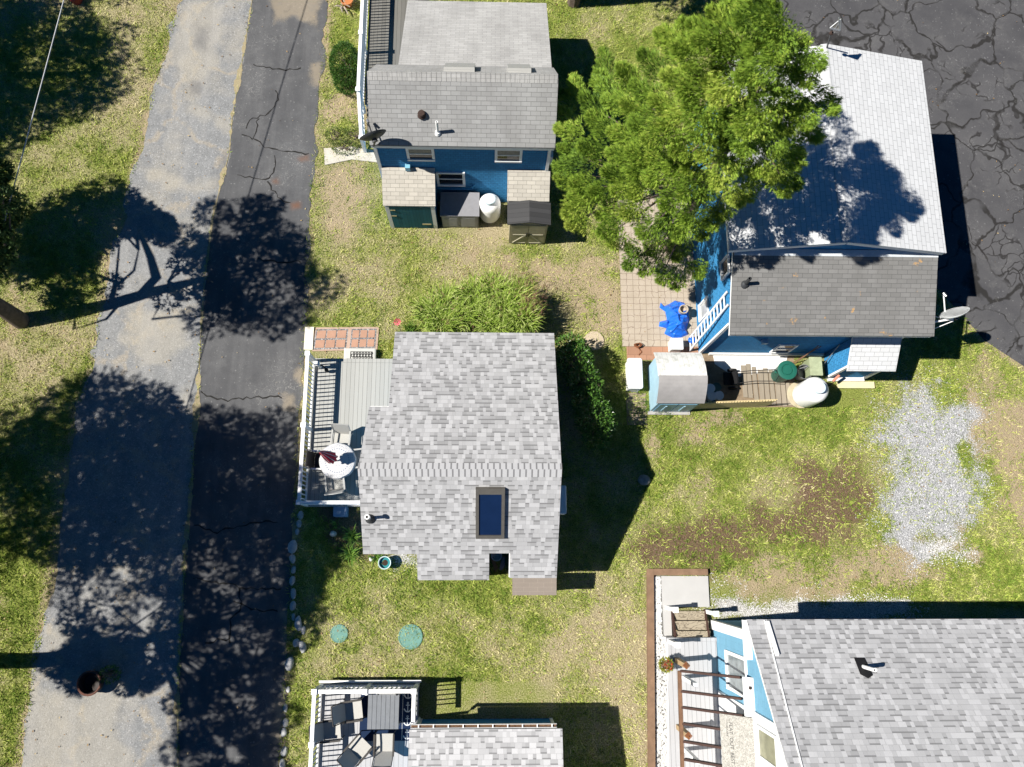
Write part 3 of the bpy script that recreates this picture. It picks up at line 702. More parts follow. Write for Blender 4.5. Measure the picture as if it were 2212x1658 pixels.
vp = MB().lathe((-1.62, 12.63, sA(0, 12.63)-.05), [(.10, 0), (.075, .10), (.042, .11), (.042, .66), (.03, .66), (.03, .3)], 12).build('vent_pipe', M_WHITE, A, True)
MB().box(1.88, 2.10, 13.1, 13.8, 1.6, 2.1).build('wall_box', M_WHITE, A)
MB().tube([(-1.85, 12.38, 1.15), (-1.2, 12.38, 1.12), (-.62, 12.38, 1.16), (-.6, 12.38, 1.42)], .03).build('pipe', M_BLUE, A)
# lean-to stores on the south wall
def leanto(x0, x1, yf, zt, ze, label, door):
    s = thing('lean_to_shed', ((x0+x1)/2, (yf+12.4)/2, 0), label, 'shed')
    zf = lambda x, y: zt-(12.42-y)*(zt-ze)/(12.42-yf+.04)
    MB().vprism([(yf, 0), (12.40, 0), (12.40, zf(0, 12.40)-.12), (yf, zf(0, yf)-.12)], 0, x0+.05, x1-.05).build('wall', M_BLUE if door else M_WHITE, s)
    roof_slab('roof', [(x0, yf-.05), (x1, yf-.05), (x1, 12.42), (x0, 12.42)], zf, M_TABS, s, .04, .07)
    if door:
        for a, b in ((x0+.04, x0+.17), (x1-.17, x1-.04)): MB().box(a, b, yf-.03, yf+.02, 0, ze-.13).build('corner_board', M_WHITE, s)
        d = MB().box(x0+.175, x1-.175, yf-.028, yf-.006, .04, ze-.14).build('door', M_TEAL, s)
        br = plain('brass', (.42, .36, .20), .4, .1, 8, .6)
        for z in (1.0, 1.45): MB().box(x0+.18, x0+.36, yf-.045, yf-.029, z, z+.04).build('hinge', br, d)
        MB().box(x1-.55, x1-.24, yf-.05, yf-.029, .34, .40).build('latch', br, d)
    return s
leanto(-3.57, -1.83, 11.43, 2.52, 1.87, 'lean-to shed with beige shingle roof and teal plank door on the blue cottage', True)
leanto(.56, 1.97, 11.66, 2.45, 1.85, 'lean-to with beige shingle roof behind the tan and black resin shed', False)
# resin deck box
s = thing('storage_box', (-1.05, 11.9, 0), 'grey resin storage box with dark flat lid between the lean-to shed and white gas tank', 'storage box')
M_RESIN = plain('grey_resin', (.33, .325, .32), .6, .06, 6)
MB().box(-1.69, -.42, 11.47, 12.26, 0, .93).build('body', M_RESIN, s)
MB().prism([(-1.73, 11.43), (-.38, 11.43), (-.38, 12.3), (-1.73, 12.3)], .935, lambda x, y: 1.0+(y-11.43)*.05).build('lid', plain('grey_resin_lid', (.22, .22, .235), .6, .06, 6), s)
for a, b in ((-1.66, -1.08), (-1.03, -.45)):
    d = MB().box(a, b, 11.445, 11.468, .06, .90).build('door', M_RESIN, s)
    MB().box(a+.08, b-.08, 11.436, 11.446, .14, .80).build('panel', M_RESIN, d)
# vertical gas tank
def gas_tank(x, y, r, h, label):
    s = thing('gas_tank', (x, y, 0), label, 'gas tank')
    mt = plain('tank_white', (.82, .82, .80), .35, .03, 2, 0, .4)
    MB().lathe((x, y, 0), [(r*.7, .02), (r*.93, .10), (r, .22), (r, h-.30), (r*.96, h-.20), (r*.8, h-.10), (r*.5, h-.03), (.02, h)], 28).build('body', mt, s, True)
    MB().lathe((x, y, h-.06), [(.20, 0), (.20, .15), (.19, .18), (.10, .205), (.01, .21)], 20).build('valve_cap', plain('cap_pale', (.55, .66, .72), .4), s, True)
    MB().lathe((x, y, 0), [(r*.8, 0), (r*.8, .10)], 20).build('foot_ring', M_WHITE, s)
    return s
gas_tank(-.02, 11.93, .375, 1.22, 'white upright gas tank between grey storage box and tan shed')
# tan resin shed with dark roof
s = thing('resin_shed', (1.3, 11.2, 0), 'tan resin shed with black gabled roof and double doors, right of the white gas tank', 'shed')
M_TAN = plain('tan_resin', (.33, .30, .20), .5, .06, 5)
MB().vprism([(.66, 0), (1.94, 0), (1.94, 1.66), (1.3, 1.84), (.66, 1.66)], 1, 10.87, 11.56).build('body', M_TAN, s)
M_RROOF = planks('black_resin_roof', (.05, .05, .052), .16, 'u', .5, .2)
for sx in (-1, 1):
    MB().prism([(1.3, 10.82), (1.3+sx*.73, 10.82), (1.3+sx*.73, 11.62), (1.3, 11.62)], lambda x, y: 1.86-abs(x-1.3)*.25, lambda x, y: 1.92-abs(x-1.3)*.25).build('roof_panel', M_RROOF, s)
for a, b, k in ((.72, 1.29, 1), (1.31, 1.88, -1)):
    d = MB().box(a, b, 10.845, 10.868, .06, 1.60).build('door', M_TAN, s)
    m = MB(); m.box(a+.06, b-.06, 10.832, 10.844, .10, .16); m.box(a+.06, b-.06, 10.832, 10.844, .80, .86)
    m.beam((a+.08, 10.838, .16) if k > 0 else (b-.08, 10.838, .16), (b-.08, 10.838, .80) if k > 0 else (a+.08, 10.838, .80), .05, .02, (0, 1, 0))
    m.build('brace', plain('tan_pale', (.45, .42, .31), .5), d)
    xx = b-.03 if k > 0 else a+.03
    MB().box(xx-.014, xx+.014, 10.815, 10.843, .70, .98).build('handle', M_BLACK, d)
# ---------------------------------------------------------------- middle cottage (B)
B = thing('cottage', (-.7, 3.0, 0), 'cottage with pale mottled roof and one dark skylight in the middle', 'house')
sB = lambda x, y: 4.3-(2.36-y)*.672
nB = lambda x, y: 4.3-(y-2.36)*.418
MB().vprism([(.15, 0), (6.62, 0), (6.62, nB(0, 6.62)-.13), (2.36, 4.12), (.15, sB(0, .15)-.13)], 0, -2.83, 1.94).build('wall', M_BLUE, B)
MB().vprism([(.3, 0), (1.9, 0), (1.9, sB(0, 1.9)-.13), (.3, sB(0, .3)-.13)], 0, -3.5, -2.832).build('wall', M_BLUE, B)
MB().vprism([(-.62, 0), (.148, 0), (.148, sB(0, .148)-.13), (-.62, sB(0, -.62)-.13)], 0, -2.0, -.03).build('wall', M_BLUE, B)
MB().vprism([(-.56, 0), (.148, 0), (.148, sB(0, .148)-.13), (-.56, sB(0, -.56)-.13)], 0, .70, 1.94).build('wall', M_BLUE, B)
roof_slab('roof', [(-3.62, 2.36), (-3.62, .06), (-2.07, .06), (-2.07, -.69), (.03, -.69), (.03, .08), (.64, .08), (.64, -.63), (2.03, -.63), (2.04, 2.36)], sB, M_ARCH, B, .05, .13, .025)
roof_slab('roof', [(-3.62, 2.36), (2.04, 2.36), (2.03, 6.86), (-2.96, 6.86), (-2.93, 4.27), (-3.5, 4.27)], nB, M_ARCH, B, .05, .13, .025)
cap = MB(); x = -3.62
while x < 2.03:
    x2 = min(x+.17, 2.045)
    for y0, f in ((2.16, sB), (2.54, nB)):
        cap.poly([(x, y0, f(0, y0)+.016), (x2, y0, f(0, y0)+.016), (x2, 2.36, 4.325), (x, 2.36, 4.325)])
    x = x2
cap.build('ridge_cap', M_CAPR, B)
# skylight
SK = MB(); q = lambda x, y, dz: (x, y-dz*.558, sB(0, y)+dz*.83)
def slab_on(f, x0, x1, y0, y1, d0, d1): return MB().add([q(x, y, d) for d in (d0, d1) for x, y in ((x0, y0), (x1, y0), (x1, y1), (x0, y1))], [(0, 3, 2, 1), (4, 5, 6, 7), (0, 1, 5, 4), (1, 2, 6, 5), (2, 3, 7, 6), (3, 0, 4, 7)])
skm = MB()
for a in ((-.36, .46, 1.75, 1.90), (-.36, .46, .55, .64), (-.36, -.27, .64, 1.75), (.37, .46, .64, 1.75)):
    t_ = slab_on(None, a[0], a[1], a[2], a[3], -.02, .12); skm.add(t_.v, t_.f)
skl = skm.build('skylight', plain('bronze_frame', (.13, .12, .105), .45, .1, 8, .4), B)
slab_on(None, -.268, .368, .642, 1.748, .0, .085).build('pane', plain('skylight_glass', (.006, .016, .05), .05, .1, 2, 0, .5), skl)
vc = (-3.36, 1.06, sB(0, 1.06)-.06)
MB().lathe(vc, [(.16, 0), (.13, .08), (.07, .20), (.06, .21)], 18).build('vent_flashing', M_DKMET, B, True)
MB().lathe(vc, [(.045, .1), (.045, .62), (.072, .62), (.072, .67), (.04, .67), (.04, .5)], 16).build('vent_pipe', M_WHITE, B, True)
MB().rbox(1.94, 2.36, 1.25, 2.10, 1.70, 2.25, .03).build('wall_unit', M_WHITE, B)
MB().box(-3.57, -3.47, .08, .17, 0, 2.55).build('corner_post', M_WHITE, B)
# brown outdoor cabinet
s = thing('storage_shed', (1.4, -.85, 0), 'low brown resin cabinet with tile-patterned lid against the middle cottage', 'shed')
MB().box(.80, 2.02, -1.10, -.64, 0, 1.62).build('body', plain('taupe_resin', (.22, .19, .165), .6), s)
MB().prism([(.74, -1.15), (2.07, -1.15), (2.07, -.645), (.74, -.645)], 1.63, lambda x, y: 1.70+(y+1.15)*.16).build('lid', tab_shingle('taupe_tile', (.235, .20, .17), 1.25, .42, .125, .02, .05), s)
# ---------------------------------------------------------------- decks
M_BAL = M_WHITE
def railing(deck, p, q, z0, z1, gap=.135, ends=(True, True), cap=.11):
    p, q = Vector((p[0], p[1], 0)), Vector((q[0], q[1], 0)); L = (q-p).length; d = (q-p)/L
    up = Vector((0, 0, 1))
    m = MB(); m.beam(p+up*z1, q+up*z1, cap, .05); m.beam(p+up*(z1-.06), q+up*(z1-.06), .045, .08)
    r = m.build('railing', M_WHITE, deck); MB().beam(p+up*(z0+.10), q+up*(z0+.10), .05, .07).build('bottom_rail', M_WHITE, deck)
    n = int(L/gap); first = None
    for i in range(1, n):
        c = p+d*(L*i/n)
        if first is None:
            first = MB().box(c.x-.018, c.x+.018, c.y-.018, c.y+.018, z0+.13, z1-.09).build('baluster', M_BAL, r); c0 = c
        else: copy_part(first, r, c-c0)
    for e, on in ((p, ends[0]), (q, ends[1])):
        if on: post(deck, e.x, e.y, z0-.3, z1+.04)
def post(deck, x, y, z0, z1, w=.11, cap=True, mat=None):
    pm = MB().box(x-w/2, x+w/2, y-w/2, y+w/2, max(0, z0), z1).build('rail_post', mat or M_WHITE, deck)
    if cap: MB().box(x-w*.72, x+w*.72, y-w*.72, y+w*.72, z1+.001, z1+.035).build('post_cap', mat or M_WHITE, pm)
    return pm
def deck_floor(d, x0, x1, y0, y1, z, mat, border=.13, skirt=None):
    MB().box(x0+border, x1-border, y0+border, y1-border, z-.04, z).build('floor', mat, d)
    m = MB(); m.box(x0, x1, y0, y0+border-.004, z-.04, z+.002); m.box(x0, x1, y1-border+.004, y1, z-.04, z+.002)
    m.box(x0, x0+border-.004, y0+border, y1-border, z-.04, z+.002); m.box(x1-border+.004, x1, y0+border, y1-border, z-.04, z+.002)
    m.build('border_board', mat, d)
    MB().box(x0+.02, x1-.02, y0+.02, y1-.02, .05, z-.045).build('skirt', skirt or M_WHITE, d)
# deck of the upper cottage
dA = thing('deck', (-3.8, 17.8, 0), 'dark weathered wooden deck with white railing on the left side of the upper cottage', 'deck')
deck_floor(dA, -4.55, -2.87, 15.9, 22.5, .6, M_DECKD)
railing(dA, (-4.6, 17.98), (-4.6, 22.4), .6, 1.72, .12)
railing(dA, (-4.6, 15.75), (-4.6, 17.98), .6, 1.72, .12, (True, False))
MB().beam((-4.6, 15.7, .72), (-4.55, 14.4, .12), .05, .06).build('bottom_rail', M_WHITE, dA)
rl = MB().beam((-4.6, 15.75, 1.68), (-4.55, 14.35, .98), .11, .05).build('stair_railing', M_WHITE, dA)
for i in range(9):
    f = (i+.5)/9; MB().box(-4.615+.05*f, -4.58+.05*f, 15.7-1.35*f-.018, 15.7-1.35*f+.018, .75-.6*f, 1.63-.68*f).build('baluster', M_WHITE, rl)
post(dA, -4.55, 14.35, 0, 1.02)
for i in range(3): MB().box(-4.5, -3.66, 15.0+.3*i, 15.29+.3*i, .0, .15*(i+1)).build('step', M_DECKD, dA)
# deck of the middle cottage
dB = thing('deck', (-4.4, 4.0, 0), 'light grey plank deck with white railing and round table beside the middle cottage', 'deck')
deck_floor(dB, -5.86, -2.84, 1.56, 6.46, .55, M_DECK, .14)
railing(dB, (-5.84, 6.36), (-5.84, 4.03), .55, 1.55); railing(dB, (-5.84, 4.03), (-5.84, 1.62), .55, 1.55, .135, (False, True))
railing(dB, (-5.84, 1.62), (-3.56, 1.62), .55, 1.55, .135, (False, False))
# deck of the bottom cottage
dC = thing('deck', (-3.6, -5.5, 0), 'pale grey deck with white railing, patio table and grey chairs at the bottom edge', 'deck')
deck_floor(dC, -5.1, -2.10, -8.2, -3.83, .55, M_DECKB, .13, plain('navy_skirt', (.02, .06, .14), .6))
MB().box(-5.16, -2.04, -3.80, -3.73, .38, .50).build('fascia', M_WHITE, dC)
railing(dC, (-5.07, -3.88), (-3.6, -3.88), .55, 1.55); railing(dC, (-3.6, -3.88), (-2.16, -3.88), .55, 1.55, .135, (False, True))
railing(dC, (-5.07, -3.88), (-5.07, -5.32), .55, 1.55, .135, (False, True)); railing(dC, (-5.07, -5.32), (-5.07, -8.0), .55, 1.55, .135, (False, False))
railing(dC, (-2.16, -3.88), (-2.16, -4.72), .55, 1.55, .135, (False, False))
# ---------------------------------------------------------------- bottom cottage (C)
Cc = thing('cottage', (0, -7.2, 0), 'cottage with pale mottled shingle roof and white gutter at the bottom edge of the photo', 'house')
zC = lambda x, y: 2.42+(-4.72-y)*.16
MB().vprism([(-9.5, 0), (-4.95, 0), (-4.95, 2.3), (-9.5, 3.0)], 0, -2.08, 2.02).build('wall', M_BLUE, Cc)
roof_slab('roof', [(-2.18, -9.6), (2.13, -9.6), (2.13, -4.76), (-2.18, -4.76)], zC, M_ARCHD, Cc, .05, .13)
MB().box(-2.10, -2.0, -5.0, -4.93, 0, 2.2).build('corner_board', M_WHITE, Cc); MB().box(1.94, 2.04, -5.0, -4.93, 0, 2.2).build('corner_board', M_WHITE, Cc)
g = MB(); g.box(-2.16, 1.98, -4.745, -4.735, 2.24, 2.36); g.box(-2.16, 1.98, -4.655, -4.645, 2.24, 2.345); g.box(-2.16, 1.98, -4.735, -4.655, 2.24, 2.25)
gt = g.build('gutter', M_WHITE, Cc)
for i in range(10): MB().box(-1.95+i*.42, -1.92+i*.42, -4.735, -4.655, 2.325, 2.34).build('hanger', M_WHITE, gt)
MB().box(-2.15, 1.97, -4.73, -4.66, 2.252, 2.285).build('gutter_leaves', plain('dead_leaves', (.12, .07, .04), .95, .5, 30), gt)
MB().tube([(-2.12, -4.66, 2.25), (-2.10, -4.78, 2.0), (-2.1, -4.88, 1.8), (-2.1, -4.9, .1)], .045, 8).build('downspout', M_WHITE, Cc, True)
# ---------------------------------------------------------------- lower right cottage (D)
D = thing('cottage', (11.5, -5.2, 0), 'pale blue cottage with mottled light shingle roof in the lower right corner', 'house')
zD = lambda x, y: 3.85+(-1.70-y)*.76
MB().vprism([(-9.4, 0), (-2.02, 0), (-2.02, zD(0, -2.02)-.19), (-5.6, zD(0, -5.6)-.19), (-9.4, 3.9)], 0, 7.2, 18.5).build('wall', M_BLUE2, D)
rD = roof_slab('roof', [(7.12, -5.6), (18.8, -5.6), (18.8, -1.70), (7.12, -1.70)], zD, M_ARCHD, D, .05, .16)
roof_slab('roof', [(7.12, -9.6), (18.8, -9.6), (18.8, -5.6), (7.12, -5.6)], lambda x, y: zD(0, -5.6)-(-5.6-y)*.76, M_ARCHD, D, .05, .16)
m = MB(); m.beam((7.60, -1.72, zD(0, -1.72)+.02), (7.42, -5.5, zD(0, -5.5)+.02), .03, .025); m.build('roof_cable', M_WHITE, rD)
m = MB(); m.beam((7.66, -1.75, zD(0, -1.75)+.05), (7.66, -2.55, zD(0, -2.55)+.05), .10, .07); m.build('flashing_strip', M_WHITE, rD)
m = MB(); m.box(7.02, 7.2, -2.75, -2.05, 3.72, 3.92); m.box(7.04, 7.19, -2.05, -1.72, 3.68, 3.86); m.build('eave_return', M_WHITE, D)
MB().box(7.15, 7.30, -2.28, -2.0, 0, 3.68).build('corner_board', M_WHITE, D)
window_w(D, -3.86, -2.75, 1.52, 3.4, 7.2, .10, plain('pale_glass', (.22, .25, .26), .15, .3, 4, 0, .5))
MB().vprism([(-9.3, .4), (-4.06, .4), (-4.06, zD(0, -4.06)-.21), (-5.59, zD(0, -5.59)-.21), (-9.3, 3.9)], 0, 7.135, 7.198).build('white_panel', M_WHITE, D)
window_w(D, -5.13, -4.32, 4.22, 5.62, 7.13, .08, plain('screen_olive', (.27, .265, .18), .4, .3, 2))
vp = MB().lathe((9.86, -2.83, zD(0, -2.83)-.08), [(.05, 0), (.05, .72), (.035, .72), (.035, .4)], 14).build('vent_pipe', M_WHITE, D, True)
fl = MB()
for x, y in ((9.70, -2.62), (9.98, -2.62), (10.02, -3.02), (9.86, -3.09), (9.70, -3.0)): fl.v.append((x, y, zD(0, y)+.02))
for x, y in ((9.70, -2.62), (9.98, -2.62), (10.02, -3.02), (9.86, -3.09), (9.70, -3.0)): fl.v.append((x, y, zD(0, y)-.03))
fl.f = [(0, 1, 2, 3, 4), (5, 6, 7, 8, 9)]+[(i, (i+1) % 5, 5+(i+1) % 5, 5+i) for i in range(5)]
fl.build('vent_flashing', M_BLACK, D)
# deck and steps of D
dD = thing('deck', (6.3, -5, 0), 'pale grey composite deck with white posts and brown pergola left of the lower right cottage', 'deck')
lx = lambda y: 5.63+(y+2.5)*.035
MB().prism([(lx(-9.2)+.02, -9.2), (7.18, -9.2), (7.18, -2.62), (lx(-2.62)+.02, -2.62)], .52, .56).build('floor', M_DECKB, dD)
MB().box(5.60, 7.19, -2.617, -2.50, .50, .564).build('border_board', M_DECKB, dD)
MB().prism([(lx(-9.2), -9.2), (lx(-9.2)+.018, -9.2), (lx(-2.5)+.018, -2.5), (lx(-2.5), -2.5)], .44, .562).build('skirt', M_WHITE, dD)
MB().box(5.62, 7.19, -2.56, -2.505, .05, .495).build('skirt', M_WHITE, dD)
t = NT('grained_step'); u, v, _ = t.sep(t.uv()); nz = t.noise(t.comb(t.math('MULTIPLY', u, .9), t.math('MULTIPLY', v, 2.6)), 1.6, 2, .5)
rg = t.math('FRACT', t.math('MULTIPLY', nz, 14.0))
M_STEP = t.done(t.mix(t.ramp(rg, [(.0, 0.0), (.22, 1.0), (.8, 1.0), (1.0, .2)]), (.07, .052, .036), (.31, .265, .195)), .7)
for i in range(3): MB().box(5.90, 7.04, -1.72-.295*(i+1)+.02, -1.72-.295*i, .13+.13*i, .17+.13*i).build('step', M_STEP, dD)
m = MB()
for x in (5.92, 6.98): m.beam((x, -1.70, .05), (x, -2.5, .42), .05, .2)
m.build('stringer', M_DKBROWN, dD)
for x, y in ((5.80, -1.62), (7.06, -1.74)): post(dD, x, y, 0, 1.12, .12)
post(dD, 5.70, -2.60, .5, 1.62, .12)
# unfinished sloping porch frame
pg = thing('pergola', (6.4, -4.5, .56), 'small brown open rafter frame sloping over the lower right deck', 'pergola')
zf = lambda x: 2.56+(x-5.52)*.76
for i, (x, y) in enumerate(((5.89, -3.16), (5.86, -5.10))):
    pm = MB().box(x-.07, x+.07, y-.07, y+.07, .56, 1.80).build('post', plain('cedar_post', (.38, .27, .15), .8, .15, 6), pg)
    MB().lathe((x, y, 1.80), [(.115, 0), (.115, .04), (.01, .13)], 4).build('post_cap', plain('copper_cap', (.42, .17, .08), .35, .1, 6, .7), pm)
for x, y in ((6.07, -3.66), (6.03, -5.74)):
    pm = MB().box(x-.055, x+.055, y-.055, y+.055, .56, 2.12).build('post', M_WHITE, pg)
MB().beam((5.52, -3.22, 2.48), (5.44, -9.0, 2.48), .09, .14).build('beam', M_BROWN, pg)
for i, y in enumerate((-3.25, -3.80, -4.23, -4.66, -5.13, -5.60, -6.1, -6.6, -7.4)):
    x1 = 6.96 if i < 3 else 7.18
    MB().beam((5.56, y+.03, zf(5.56)-.10), (x1, y, zf(x1)-.10), .06, .15).build('rafter', M_DKBROWN, pg)
MB().add([(x, y, zf(x)+dz) for dz in (-.02, .035) for x, y in ((6.97, -3.22), (7.195, -3.22), (7.195, -4.22), (6.97, -4.22))], [(0, 3, 2, 1), (4, 5, 6, 7), (0, 1, 5, 4), (1, 2, 6, 5), (2, 3, 7, 6), (3, 0, 4, 7)]).build('ledger', M_WHITE, pg)
MB().box(7.08, 7.13, -3.52, -3.44, zf(7.1)+.03, zf(7.1)+.12).build('bracket', M_RUST, pg)
M_OSB = plain('strand_board', (.50, .48, .43), .9, .16, 6, fine=.35)
t = NT('strand_board'); o = t.obj(); n1 = t.noise(o, 16, 3, .6, 'Fac', 1.5); n2 = t.noise(o, 40, 2, .6)
M_OSB = t.done(t.mix(t.ramp(t.math('ADD', t.math('MULTIPLY', n1, .6), t.math('MULTIPLY', n2, .4)), [(.38, 0.0), (.62, 1.0)]), (.20, .19, .17), (.44, .425, .385)), .9)
ob = thing('board_sheet', (6.8, -5.4, 3.5), 'grey strand board sheet with printed lettering lying on the sloping rafters', 'wood sheet')
MB().add([(x, y, zf(x)+dz) for dz in (.012, .028) for x, y in ((6.40, -4.23), (7.19, -4.25), (7.19, -6.9), (6.40, -6.9))], [(0, 3, 2, 1), (4, 5, 6, 7), (0, 1, 5, 4), (1, 2, 6, 5), (2, 3, 7, 6), (3, 0, 4, 7)]).build('sheet', M_OSB, ob)
def text(s, loc, size, rotz, mat, parent, name='lettering', ext=.001):
    cu = bpy.data.curves.new(name, 'FONT'); cu.body = s; cu.size = size; cu.extrude = ext; cu.align_x = 'LEFT'
    o_ = bpy.data.objects.new(name, cu); link(o_); bpy.context.view_layer.update()
    dg = bpy.context.evaluated_depsgraph_get(); me = bpy.data.meshes.new_from_object(o_.evaluated_get(dg))
    bpy.data.objects.remove(o_)
    mo = link(bpy.data.objects.new(name, me)); me.materials.clear(); me.materials.append(mat)
    mo.parent = parent; mo.location = Vector(loc)-ORG[parent.name]; mo.rotation_euler = (Matrix.Rotation(-math.atan(.76), 4, 'Y') @ Matrix.Rotation(rotz, 4, 'Z')).to_euler()
    return mo
M_INK = plain('print_ink', (.06, .06, .06), .9)
text('FLAT  OUT  BEST', (6.60, -4.42, zf(6.60)+.031), .14, R(-90), M_INK, ob); text('FOR A FINE', (6.53, -4.44, zf(6.53)+.031), .07, R(-90), M_INK, ob)
# timber edging, stone band and slab
e_ = thing('timber_edging', (5.2, -3, 0), 'long brown landscape timber border along the white stones and lawn', 'edging')
M_TIMB = plain('timber', (.215, .135, .085), .85, .22, 4, fine=.3)
MB().prism([(5.16, -.40), (5.375, -.40), (5.10, -9.2), (4.885, -9.2)], 0, .16).build('timber', M_TIMB, e_); MB().box(5.365, 7.14, -.60, -.40, 0, .155).build('timber', M_TIMB, e_)
tag(MB().prism([(5.375, -.62), (5.80, -.62), (5.60, -9.2), (5.10, -9.2)], 0, .03).build('gravel_bed', plain('dark_grit', (.17, .165, .155), .95, .3, 20)), kind='structure')
pm = MB(); rr = random.Random(3)
for i in range(2100):
    y = rr.uniform(-7.4, -.66); x = 5.375+(y+.4)*.031+rr.uniform(.03, .26 if y > -2.5 else .42)
    pm.rock((x, y, .045), rr.uniform(.022, .05), i, .6, (rr.uniform(.8, 1.3), rr.uniform(.8, 1.3)))
tag(pm.build('white_stones', plain('white_stone', (.56, .555, .54), .8, .18, 9), None, True), 'band of loose white rounded stones beside the timber border', 'stones', kind='stuff')
tag(MB().box(5.63, 7.16, -1.60, -.63, 0, .07).build('concrete_slab', plain('pale_concrete', (.42, .415, .405), .9, .04, 2)), kind='structure')
tag(MB().box(5.64, 5.90, -2.48, -1.605, 0, .068).build('concrete_strip', plain('pale_concrete', (.42, .415, .405), .9, .04, 2)), kind='structure')
# ---------------------------------------------------------------- right house (E)
Eh = thing('house', (10.3, 11, 0), 'blue shingled house with white upper roof and weathered grey lower roof at the right', 'house')
zE = lambda x, y: 3.72+(y-6.48)*.345
wE = lambda x, y: 4.8+(x-6.98)*.222
eE = lambda x, y: 5.52-(x-10.21)*.222
MB().box(7.25, 13.30, 6.88, 8.90, .0, 3.62).build('wall', M_BLUE, Eh)
MB().vprism([(7.252, 0), (13.298, 0), (13.298, 4.72), (10.2, 5.33), (7.252, 4.70)], 1, 8.905, 14.9).build('wall', M_BLUE, Eh)
roof_slab('roof', [(7.2, 6.48), (13.42, 6.48), (13.36, 8.89), (7.2, 8.89)], zE, M_TABE, Eh, label='lower roof of weathered grey tabs with orange lichen spots')
roof_slab('roof', [(6.98, 8.72), (10.21, 8.72), (10.10, 15.1), (6.98, 15.1)], wE, M_TABW, Eh, label='west slope of the white upper roof')
re = roof_slab('roof', [(10.21, 8.72), (13.44, 8.72), (13.44, 15.1), (10.10, 15.1)], eE, M_TABW, Eh, label='east slope of the white upper roof')
m = MB()
for k in (-1, 1):
    x = 10.2+k*.16
    m.poly([(x, 8.70, 5.52-.16*.222+.018), (10.2, 8.70, 5.545), (10.1, 15.1, 5.545), (x-.1, 15.1, 5.52-.16*.222+.018)])
m.build('ridge_cap', M_CAPW, re)
MB().add([(x, y, zE(0, y)+dz) for dz in (.004, .02) for x, y in ((7.22, 8.70), (13.36, 8.70), (13.36, 8.885), (7.22, 8.885))], [(0, 3, 2, 1), (4, 5, 6, 7), (0, 1, 5, 4), (1, 2, 6, 5), (2, 3, 7, 6), (3, 0, 4, 7)]).build('wall_flashing', plain('peeling_white', (.55, .58, .60), .7, .12, 5, fine=.4), Eh)
for x0, x1 in ((7.24, 7.34), (13.24, 13.32)): MB().box(x0, x1, 6.85, 6.92, 0.1, 3.5).build('corner_board', M_WHITE, Eh)
MB().box(7.6, 11.6, 6.80, 6.87, 0, .16).build('foundation', M_FOUND, Eh)
window_s(Eh, 9.64, 10.29, .30, 1.28, 6.88, False, True, .055)
window_w(Eh, 8.36, 8.98, 3.2, 3.95, 7.25, .08); window_w(Eh, 7.84, 8.46, .50, 1.55, 7.25, .06, plain('mirror_glass', (.45, .47, .48), .1, .3, 3, 0, .6))
MB().box(8.86, 9.04, 6.74, 6.875, 1.70, 1.88).build('outlet_box', plain('pale_blue_box', (.30, .48, .58), .5), Eh)
vE = MB().lathe((7.58, 7.9, zE(0, 7.9)-.06), [(.14, 0), (.10, .12), (.055, .16), (.055, .55), (.04, .55), (.04, .3)], 14)
vE.build('vent_pipe', M_DKMET, Eh, True)
# entry lean-to
s = thing('entry_porch', (12.3, 6.4, 0), 'small blue lean-to entry with white shingle roof on the front of the right house', 'porch')
zp = lambda x, y: 1.92+(y-5.82)*.62
MB().vprism([(6.04, .0), (6.86, .0), (6.86, zp(0, 6.86)-.12), (6.04, zp(0, 6.04)-.12)], 0, 11.66, 12.98).build('wall', M_BLUE, s)
roof_slab('roof', [(11.53, 5.82), (13.10, 5.82), (13.10, 6.86), (11.53, 6.86)], zp, M_TABW, s, .05, .09)
for x0, x1 in ((11.62, 11.74), (12.90, 13.02)): MB().box(x0, x1, 5.99, 6.06, 0, 1.8).build('corner_board', M_WHITE, s)
m = MB(); m.beam((11.64, 6.05, 1.80), (11.64, 6.80, 2.26), .03, .12); m.build('rake_board', M_WHITE, s)
MB().box(11.7, 12.95, 5.90, 6.03, 0, .12).build('foundation', M_FOUND, s)
MB().box(12.02, 13.30, 5.66, 5.89, 0, .09).build('step', plain('yellow_plank', (.62, .56, .33), .8, .08, 4), s)
# ================================================================ OBJECTS
def ob(name, loc, label, cat, group=None): return thing(name, loc, label, cat, group)
